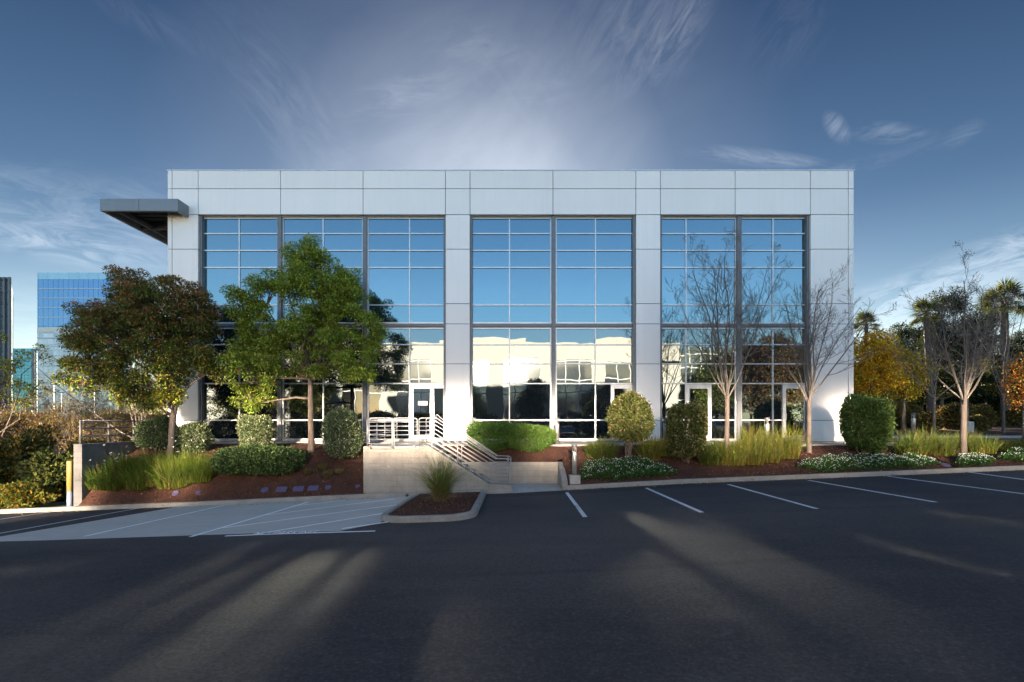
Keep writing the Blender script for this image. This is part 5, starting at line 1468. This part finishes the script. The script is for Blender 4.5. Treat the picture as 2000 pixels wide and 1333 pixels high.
# ---- cars
def car(loc, rz, paint, lab, group=None):
    g = empty('parked_car', loc, lab, 'car', group)
    g.rotation_euler = (0, 0, rz)
    st = [(-2.28, .42, .62, .62), (-2.22, .34, .80, .78), (-1.9, .26, .95, .86), (-1.3, .22, .98, .90), (-.4, .20, .97, .91), (.5, .20, .95, .91), (1.2, .21, .90, .89), (1.8, .24, .80, .85), (2.15, .30, .70, .76), (2.28, .40, .58, .60)]
    mb = MB(); vs = []
    for x, zb, zt, hw in st:
        for a in range(12):
            t = 2 * math.pi * (a + .5) / 12
            cx_, sz_ = math.cos(t), math.sin(t)
            e = .55
            yy = hw * math.copysign(abs(cx_) ** e, cx_); zz_ = (zb + zt) / 2 + (zt - zb) / 2 * math.copysign(abs(sz_) ** e, sz_)
            vs.append((x, yy, zz_))
    fs = [(i * 12 + k, (i + 1) * 12 + k, (i + 1) * 12 + (k + 1) % 12, i * 12 + (k + 1) % 12) for i in range(len(st) - 1) for k in range(12)]
    fs += [tuple(range(12)), tuple(reversed(range((len(st) - 1) * 12, len(st) * 12)))]
    mb.add(vs, fs); mb.build('body', MAT[paint], g, True)
    cab = [(-1.75, .93, .72), (-1.0, 1.36, .62), (-.3, 1.44, .60), (.35, 1.40, .61), (1.15, .90, .74)]
    mb = MB(); vs = []
    for x, zt, hw in cab: vs += [(x, -.80, .88), (x, -hw, zt), (x, hw, zt), (x, .80, .88)]
    fs = [(i * 4 + k, i * 4 + k + 1, (i + 1) * 4 + k + 1, (i + 1) * 4 + k) for i in range(4) for k in range(3)]
    mb.add(vs, fs); mb.build('windows', MAT['car_glass'], g)
    mb = MB(); vs = []
    for x, zt, hw in [(-1.15, 1.31, .64), (-1.0, 1.385, .63), (-.3, 1.465, .61), (.35, 1.425, .62), (.52, 1.345, .63)]: vs += [(x, -hw, zt - .05), (x, -hw * .93, zt), (x, hw * .93, zt), (x, hw, zt - .05)]
    fs = [(i * 4 + k, i * 4 + k + 1, (i + 1) * 4 + k + 1, (i + 1) * 4 + k) for i in range(4) for k in range(3)]
    mb.add(vs, fs)
    for sy in (-1, 1):
        for (a, b) in (((1.1, .9), (.5, 1.38)), ((-.25, .9), (-.25, 1.43)), ((-1.72, .92), (-1.05, 1.36))):
            mb.tube([(a[0], sy * .79, a[1]), (b[0], sy * .63, b[1])], .035, 5)
    mb.build('roof', MAT[paint], g)
    for sx_ in (-1.38, 1.38):
        for sy in (-1, 1):
            mb = MB(); n = 18; prof = [(.20, .105), (.30, .105), (.325, .07), (.325, -.07), (.30, -.105), (.2, -.105)]
            vs = [(sx_ + r * math.cos(2 * math.pi * k / n), sy * .80 + w_, .325 + r * math.sin(2 * math.pi * k / n)) for r, w_ in prof for k in range(n)]
            fs = [(i * n + k, i * n + (k + 1) % n, (i + 1) * n + (k + 1) % n, (i + 1) * n + k) for i in range(5) for k in range(n)]
            mb.add(vs, fs); wh = mb.build('wheel', MAT['rubber'], g)
            mb = MB(); vs = [(sx_ + .205 * math.cos(2 * math.pi * k / n), sy * (.895), .325 + .205 * math.sin(2 * math.pi * k / n)) for k in range(n)] + [(sx_, sy * .87, .325)]
            mb.add(vs, [(k, (k + 1) % n, n) for k in range(n)]); mb.build('rim', MAT['alu'], wh)
    for sy in (-1, 1):
        mb = MB(); mb.bbox(2.02, 2.24, sy * .62 - .17, sy * .62 + .17, .56, .70, .03); mb.build('headlight', MAT['lamp_clear'], g)
        mb = MB(); mb.bbox(-2.27, -2.10, sy * .58 - .2, sy * .58 + .2, .66, .80, .03); mb.build('tail_light', MAT['lamp_red'], g)
    mb = MB(); mb.bbox(2.2, 2.285, -.38, .38, .44, .58, .02); mb.build('grille', MAT['rubber'], g)
    return g
X = PX(1932, 68); car((X, 68, ter(X, 68) + .04), math.radians(-12), 'car_white', 'white car parked behind the shrubs near the rightmost palm', 'white cars across the side lot')
X = PX(1806, 66); car((X, 66, ter(X, 66) + .04), math.radians(20), 'car_white', 'white car mostly hidden behind shrubs beside the leaning palm trunk', 'white cars across the side lot')

# =================================================================== across the lot (seen in the mirrored windows)
YO = -16.8
OB = empty('opposite_building', (0, YO, -.8), 'sunlit white two-storey office building across the lot, mirrored in the windows', 'building')
OBV = Vector((0, YO, -.8))
def opart(mb, name, mat, par=None):
    mb.v = [(v[0], v[1] - YO, v[2] + .8) for v in mb.v]
    return mb.build(name, MAT[mat], par or OB)
VD = 2 * DF - YO           # mirrored distance of its front
def ox_(px): return (px - CX) * VD / FPX
def oz_(py): return EYE - (py - CY) * VD / FPX
obL, obR = -46.0, ox_(1335)
mb = MB()
zt = oz_(667); zwt = oz_(703); zwb = oz_(836)
mb.bbox(obL, obR, YO - .5, YO, zwt, zt, .02)
mb.box(obL, obR, YO - .5, YO, -2, zwb)
mb.box(obL, obR, YO - 18, YO - .9, -2, zt - .3)
pitch = 105.0
edges = []
p = 965 - pitch * 5
while p < 1345: edges.append(p); p += pitch
for i, p in enumerate(edges): mb.bbox(ox_(p - 15), ox_(p + 15), YO - .5, YO - .002, zwb - .01, zwt + .01, .02)
for i, (a, b) in enumerate(((620, 700), (860, 1030), (1160, 1280))): mb.bbox(ox_(a), ox_(b), YO - .45, YO + .05, zt - .02, zt + .45, .02)
opart(mb, 'wall', 'stucco')
MAT['opp_tint'] = mat_mirror_glass('opposite_glass_wall', (.70, .76, .70), .002, .5, rough=.135, body=(.10, .12, .10), mix=.7)
for a, b in zip(edges[:-1], edges[1:]):
    x0, x1 = ox_(a + 15), ox_(b - 15)
    fm = MB()
    for q in (0, .33, .66, 1): xx = x0 + (x1 - x0) * q; fm.box(max(x0, xx - .05), min(x1, xx + .05), YO - .20, YO - .08, zwb, zwt)
    for py in (705, 742, 766, 834): z = oz_(py); fm.box(x0, x1, YO - .19, YO - .09, z - .06, z + .06)
    wn = opart(fm, 'window', 'white_frame')
    pn = MB(); pn.add([(x0, YO - .15, zwb), (x1, YO - .15, zwb), (x1, YO - .15, zwt), (x0, YO - .15, zwt)], [(3, 2, 1, 0)])
    opart(pn, 'pane', 'glass_opp', wn)
# greenish glazed end
mb = MB(); mb.box(obR + .01, ox_(1445), YO - 8, YO - 1.0, -2, oz_(676)); gw = opart(mb, 'glass_wall', 'opp_tint')
mb = MB()
for q in range(6): xx = obR + (ox_(1445) - obR) * q / 5; mb.box(xx - .05, xx + .05, YO - 1.0, YO - .9, -1, oz_(677))
for py in (690, 715, 745, 780): z = oz_(py); mb.box(obR, ox_(1445), YO - .99, YO - .91, z - .05, z + .05)
opart(mb, 'glass_frame', 'white_frame', gw)
# planting and cars in front of it
def mx(px, Y): return (px - CX) * (2 * DF - Y) / FPX
def mz(py, Y): return EYE - (py - CY) * (2 * DF - Y) / FPX
ground_b = lambda X, Y: float(lot_z(max(-60, min(60, X)), max(-16, Y)))
REFL = 'trees and hedges across the lot'
for px_, Y, top, wd, lab in [(1040, -12, 742, 55, 'round dark tree mirrored in the middle windows'), (1190, -12.5, 752, 60, 'second dark tree mirrored beside the clipped bush'), (600, -12.5, 735, 80, 'dark tree across the lot behind the green tree'), (470, -12, 745, 90, 'dark bronze tree across the lot at the left')]:
    X = mx(px_, Y); z = ground_b(X, Y); sc = (2 * DF - Y) / FPX
    H_ = mz(top, Y) - z
    leafy_tree('round_tree', (X, Y, z), [(X, Y, z + H_ * .35)], [(X, Y, z + H_ * .62, wd * sc / 2, wd * sc / 2, H_ * .36), (X + .5, Y + .3, z + H_ * .8, wd * sc / 3, wd * sc / 3, H_ * .2)], lab, 'tree', tcol([(.035, .05, .018), (.07, .05, .025), (.05, .06, .02)]), .5, 4.5, 110, (.2, .11), .12, REFL, twigs=.3)
for i, (px_, Y, top, wd) in enumerate([(1470, -13, 668, 80), (1530, -11, 655, 100), (1600, -12, 660, 100), (1690, -11, 650, 120), (1400, -12, 700, 70)]):
    X = mx(px_, Y); z = ground_b(X, Y); sc = (2 * DF - Y) / FPX; H_ = mz(top, Y) - z
    leafy_tree('broad_tree', (X, Y, z), [(X, Y, z + H_ * .3)], [(X, Y, z + H_ * .5, wd * sc / 2, wd * sc / 2.5, H_ * .3), (X - .8, Y, z + H_ * .75, wd * sc / 2.6, wd * sc / 3, H_ * .25), (X + .9, Y, z + H_ * .7, wd * sc / 3, wd * sc / 3, H_ * .26)],
        ['brown-crowned tree at the end of the opposite building', 'tallest dark tree mirrored in the right windows', 'dark tree mirrored behind the right door', 'dark tree mirrored past the right end of the facade', 'low dark tree before the opposite glazed wall'][i], 'tree',
        tcol([(.07, .04, .022), (.05, .05, .02), (.10, .06, .03)] if i in (0, 1) else [(.04, .055, .015), (.08, .09, .02), (.03, .04, .014)]), .6, 3.6, 110, (.24, .13), .16, REFL, twigs=.3)
for i, (px_, Y, top, wd) in enumerate([(930, -9.5, 808, 130), (1060, -9.5, 812, 110), (1170, -9.0, 800, 90), (820, -9.5, 806, 120), (700, -9.5, 806, 130), (560, -9.5, 800, 150), (430, -9.5, 795, 150), (1300, -9.3, 796, 90), (1540, -9.3, 792, 120), (1640, -9.3, 796, 90)]):
    X = mx(px_, Y); z = ground_b(X, Y) - .1; sc = (2 * DF - Y) / FPX
    shrub('hedge', X, Y, z, mz(top, Y), wd * sc / 2, .9, ['dark hedge across the lot mirrored beside the middle pier', 'dark hedge mirrored under the round tree', 'taller dark hedge mirrored beside the clipped bush', 'dark hedge mirrored in the stair door', 'dark hedge across the lot behind the round bush',
        'dark hedge across the lot behind the green tree', 'dark hedge across the lot at its left end', 'dark hedge mirrored beside the second pier', 'brown hedge mirrored in the right door', 'hedge across the lot at its right end'][i], 'hedge', [(.03, .04, .015), (.06, .05, .02), (.04, .05, .016)], None, n=3000, leaf=(.14, .08), group=REFL, stems=False, box=.8, bumps=.2)
for px_, Y, rz, pt, lab in [(1106, -4.6, math.pi / 2, 'car_dark', 'dark sedan across the lot, its rear mirrored in the middle windows'), (1150, -7.2, math.pi / 2 + .05, 'car_silver', 'pale car beside the dark sedan, mirrored in the middle windows'), (1412, -3.5, math.pi / 2 - .5, 'car_silver', 'silver sedan mirrored beside the first bare tree')]:
    X = mx(px_, Y); car((X, Y, ground_b(X, Y)), rz if pt != 'car_dark' else rz + math.pi, pt, lab)

# stray dry leaves on beds, kerb and along the gutter
k = 900
x = np.concatenate([rng.uniform(-15, -5.2, k), rng.uniform(2, 20, k), rng.uniform(-17, 20, 420)])
y = np.concatenate([rng.uniform(16.8, 20.5, k), rng.uniform(16.8, 18.9, k), YK - .02 - .5 * rng.random(420) ** 2.5])
ok = ~((x > -3.4) & (x < 1.8) & (y < 16.7)); x, y = x[ok], y[ok]
z = np.array([bump_bed(a, b) + .012 if b > 16.75 else float(lot_z(a, b)) + .012 for a, b in zip(x, y)])
P = np.column_stack([x, y, z]); m_ = len(x)
lit = leaf_object('leaf_litter', P, rdir(m_) * np.array([1, 1, .3]), unit(rdir(m_) * .5 + np.array([0, 0, 1])), .05 + .06 * rng.random(m_), .03 + .03 * rng.random(m_), pal(m_, [(.16, .09, .04), (.20, .07, .025), (.10, .06, .03), (.24, .17, .09)]), None)
lit['kind'] = 'stuff'; tag(lit, 'scattered dry leaves on the mulch and along the kerb', 'leaf litter')

# =================================================================== sky, sun, camera
ELEV, AZ = math.radians(9.6), math.radians(-3.0)       # azimuth from +Y towards +X
sv = Vector((math.sin(AZ) * math.cos(ELEV), math.cos(AZ) * math.cos(ELEV), math.sin(ELEV)))
sun = bpy.data.lights.new('sun', 'SUN'); sun.energy = 5.0; sun.angle = math.radians(.5); sun.color = (1, .84, .65)
so = bpy.data.objects.new('sun', sun); COL.objects.link(so); so.rotation_euler = (-sv).to_track_quat('-Z', 'Y').to_euler()
so.location = (0, 60, 40)
w = bpy.data.worlds.new('World'); SC.world = w; w.use_nodes = True
nt = w.node_tree
for n in list(nt.nodes): nt.nodes.remove(n)
out = nt.nodes.new('ShaderNodeOutputWorld'); bg = nt.nodes.new('ShaderNodeBackground'); L(nt, bg.outputs[0], out.inputs['Surface'])
sky = nt.nodes.new('ShaderNodeTexSky'); sky.sky_type = 'NISHITA'; sky.sun_disc = False
sky.sun_elevation = ELEV; sky.sun_rotation = AZ; sky.air_density = 1.0; sky.dust_density = 0.6; sky.ozone_density = 2.5; sky.altitude = 100
tc = nt.nodes.new('ShaderNodeTexCoord'); sp = nt.nodes.new('ShaderNodeSeparateXYZ'); L(nt, tc.outputs['Generated'], sp.inputs[0])
def mth(op, a, b=None, c=None):
    m = nt.nodes.new('ShaderNodeMath'); m.operation = op
    for i, v in enumerate((a, b, c)):
        if v is None: continue
        if hasattr(v, 'node'): L(nt, v, m.inputs[i])
        else: m.inputs[i].default_value = v
    return m.outputs[0]
# thin cirrus: wisps placed by direction (u = x/y, v = z/y towards the sun side)
ysafe = mth('MAXIMUM', sp.outputs['Y'], .05)
U, V = mth('DIVIDE', sp.outputs['X'], ysafe), mth('DIVIDE', sp.outputs['Z'], ysafe)
cb = nt.nodes.new('ShaderNodeCombineXYZ'); L(nt, U, cb.inputs[0]); L(nt, V, cb.inputs[1])
def cmap(scale, rot, loc=(0, 0, 0)):
    r0 = nt.nodes.new('ShaderNodeMapping'); r0.inputs['Rotation'].default_value = (0, 0, -rot); L(nt, cb.outputs[0], r0.inputs[0])
    mp = nt.nodes.new('ShaderNodeMapping'); mp.inputs['Scale'].default_value = scale; mp.inputs['Location'].default_value = loc
    L(nt, r0.outputs[0], mp.inputs[0]); return mp.outputs[0]
def wisp_noise(rot, loc, sx=2.2, sy=9.0, lo=.40, hi=.74):
    n = noise(nt, cmap((sx, sy, 1), rot, loc), 2.4, 10, .68, 1.4)
    return ramp(nt, n.outputs['Fac'], [(lo, (0, 0, 0)), (hi, (1, 1, 1))])
def patch(px, py, rx, ry, rot, k):
    a = math.radians(rot); u0, v0 = (px - 1000) / 944, (823 - py) / 944
    du, dv = mth('SUBTRACT', U, u0), mth('SUBTRACT', V, v0)
    p = mth('MULTIPLY', mth('MULTIPLY_ADD', du, math.cos(a), mth('MULTIPLY', dv, math.sin(a))), 944 / rx)
    q = mth('MULTIPLY', mth('MULTIPLY_ADD', dv, math.cos(a), mth('MULTIPLY', du, -math.sin(a))), 944 / ry)
    r2 = mth('MULTIPLY_ADD', p, p, mth('MULTIPLY', q, q))
    return mth('MULTIPLY', mth('POWER', mth('MAXIMUM', mth('SUBTRACT', 1.0, r2), 0.0), 1.4), k)
def group(nz, ps):
    t = patch(*ps[0])
    for p in ps[1:]: t = mth('ADD', t, patch(*p))
    return mth('MULTIPLY', t, nz)
cl = group(wisp_noise(math.radians(-52), (1.2, .3, 0)), [(585, 245, 230, 100, -55, .42), (480, 90, 240, 120, -70, .10), (290, 40, 160, 40, -28, .22), (1000, 240, 260, 170, -60, .25)])
cl = mth('ADD', cl, group(wisp_noise(math.radians(58), (4.2, 1.7, 0)), [(1265, 70, 190, 120, 50, .6), (1330, 60, 130, 50, 62, .6), (1635, 250, 44, 26, -55, 1.4), (1550, 40, 160, 90, 60, .2), (1130, 60, 160, 90, 50, .25)]))
cl = mth('ADD', cl, group(wisp_noise(math.radians(12), (7.4, .9, 0)), [(790, 185, 150, 50, 14, 1.1), (930, 90, 120, 60, -10, .55), (1050, 180, 110, 30, 0, .6), (1745, 262, 110, 28, -4, 1.0), (1880, 262, 60, 22, 30, .7), (1700, 318, 170, 18, 14, .7), (1870, 560, 420, 80, 22, 3.0), (1750, 640, 400, 90, 10, 2.4), (1900, 690, 300, 80, 10, 2.2)]))
cl = mth('ADD', cl, group(wisp_noise(math.radians(-9), (2.4, 3.3, 0)), [(1480, 308, 180, 22, -6, 1.2), (110, 415, 340, 110, -10, .8), (150, 490, 260, 32, -8, 1.1), (60, 455, 200, 30, -5, 1.0), (250, 440, 240, 120, 20, .5), (150, 640, 420, 120, 0, .7)]))
cl = mth('MINIMUM', mth('ADD', cl, ramp(nt, sp.outputs['Z'], [(.02, (.75,) * 3), (.13, (.40,) * 3), (.24, (.06,) * 3), (.34, (0, 0, 0))])), 1.35)
cl = mth('MULTIPLY', cl, ramp(nt, sp.outputs['Y'], [(.25, (0, 0, 0)), (.45, (1, 1, 1))]))
CLOUDK, SKYK = 1.0, .065
hsv = nt.nodes.new('ShaderNodeHueSaturation'); hsv.inputs['Saturation'].default_value = 1.0; L(nt, sky.outputs[0], hsv.inputs['Color'])
# clear dark-blue sky towards the low sun, brightening to the horizon; full-strength sky behind the lot
el_f = ramp(nt, sp.outputs['Z'], [(.05, (.50, .47, .43)), (.22, (.28, .28, .28)), (.36, (.165, .185, .205)), (.62, (.088, .109, .14))])
el_b = ramp(nt, sp.outputs['Z'], [(.10, (.98, .97, .95)), (.26, (.98, .98, .98)), (.42, (.66, .74, .80)), (.7, (.75, .8, .85))])
fb_ = ramp(nt, mth('MULTIPLY_ADD', sp.outputs['Y'], .5, .5), [(.44, (0, 0, 0)), (.64, (1, 1, 1))])
skyc = mixc(nt, 1.0, hsv.outputs[0], mixc(nt, fb_, el_b, el_f), 'MULTIPLY')
dn = nt.nodes.new('ShaderNodeVectorMath'); dn.operation = 'DOT_PRODUCT'; L(nt, tc.outputs['Generated'], dn.inputs[0])
ga, ge = math.radians(-4), math.radians(21)
dn.inputs[1].default_value = (math.sin(ga) * math.cos(ge), math.cos(ga) * math.cos(ge), math.sin(ge))
nv = noise(nt, cmap((2.2, 1.1, 1), math.radians(-60), (2.2, .6, 0)), 1.5, 6, .6, .8)
glow = mth('MULTIPLY', ramp(nt, dn.outputs['Value'], [(.85, (0, 0, 0)), (.93, (.10,) * 3), (.972, (.38,) * 3), (1.0, (1.05, 1.05, 1.05))]), ramp(nt, nv.outputs['Fac'], [(.30, (.6,) * 3), (.65, (1, 1, 1))]))

cloudc = mixc(nt, .55, mixc(nt, 1.0, skyc, (2.0, 1.9, 1.85), 'MULTIPLY'), (1.62, 1.66, 1.74))
final = mixc(nt, mth('MULTIPLY', cl, .45), mixc(nt, mth('MULTIPLY', glow, .8), skyc, (1.7, 1.85, 2.1)), cloudc)
L(nt, final, bg.inputs['Color']); bg.inputs['Strength'].default_value = SKYK

cam = bpy.data.cameras.new('camera'); co = bpy.data.objects.new('camera', cam); COL.objects.link(co)
co.location = (0, 0, EYE); co.rotation_euler = (math.pi / 2, 0, 0)
cam.sensor_width = 36; cam.lens = 36 * FPX / 2000; cam.shift_y = (CY - 666.5) / 2000; cam.shift_x = 0
cam.clip_start = .05; cam.clip_end = 6000
SC.camera = co
SC.view_settings.view_transform = 'Standard'; SC.view_settings.look = 'None'; SC.view_settings.gamma = 1; SC.view_settings.use_curve_mapping = False
SC.view_settings.exposure = 2.95
cy = SC.cycles
cy.use_denoising = True
try: cy.denoiser = 'OPENIMAGEDENOISE'; cy.denoising_input_passes = 'RGB_ALBEDO_NORMAL'; cy.denoising_prefilter = 'ACCURATE'
except Exception: pass
cy.max_bounces = 8; cy.diffuse_bounces = 4; cy.glossy_bounces = 5; cy.transmission_bounces = 4; cy.transparent_max_bounces = 8
cy.caustics_reflective = True; cy.blur_glossy = 0.04; cy.sample_clamp_indirect = 0
try: cy.use_guiding = True; cy.use_surface_guiding = True; cy.guiding_training_samples = 128; cy.surface_guiding_probability = .65
except Exception: pass
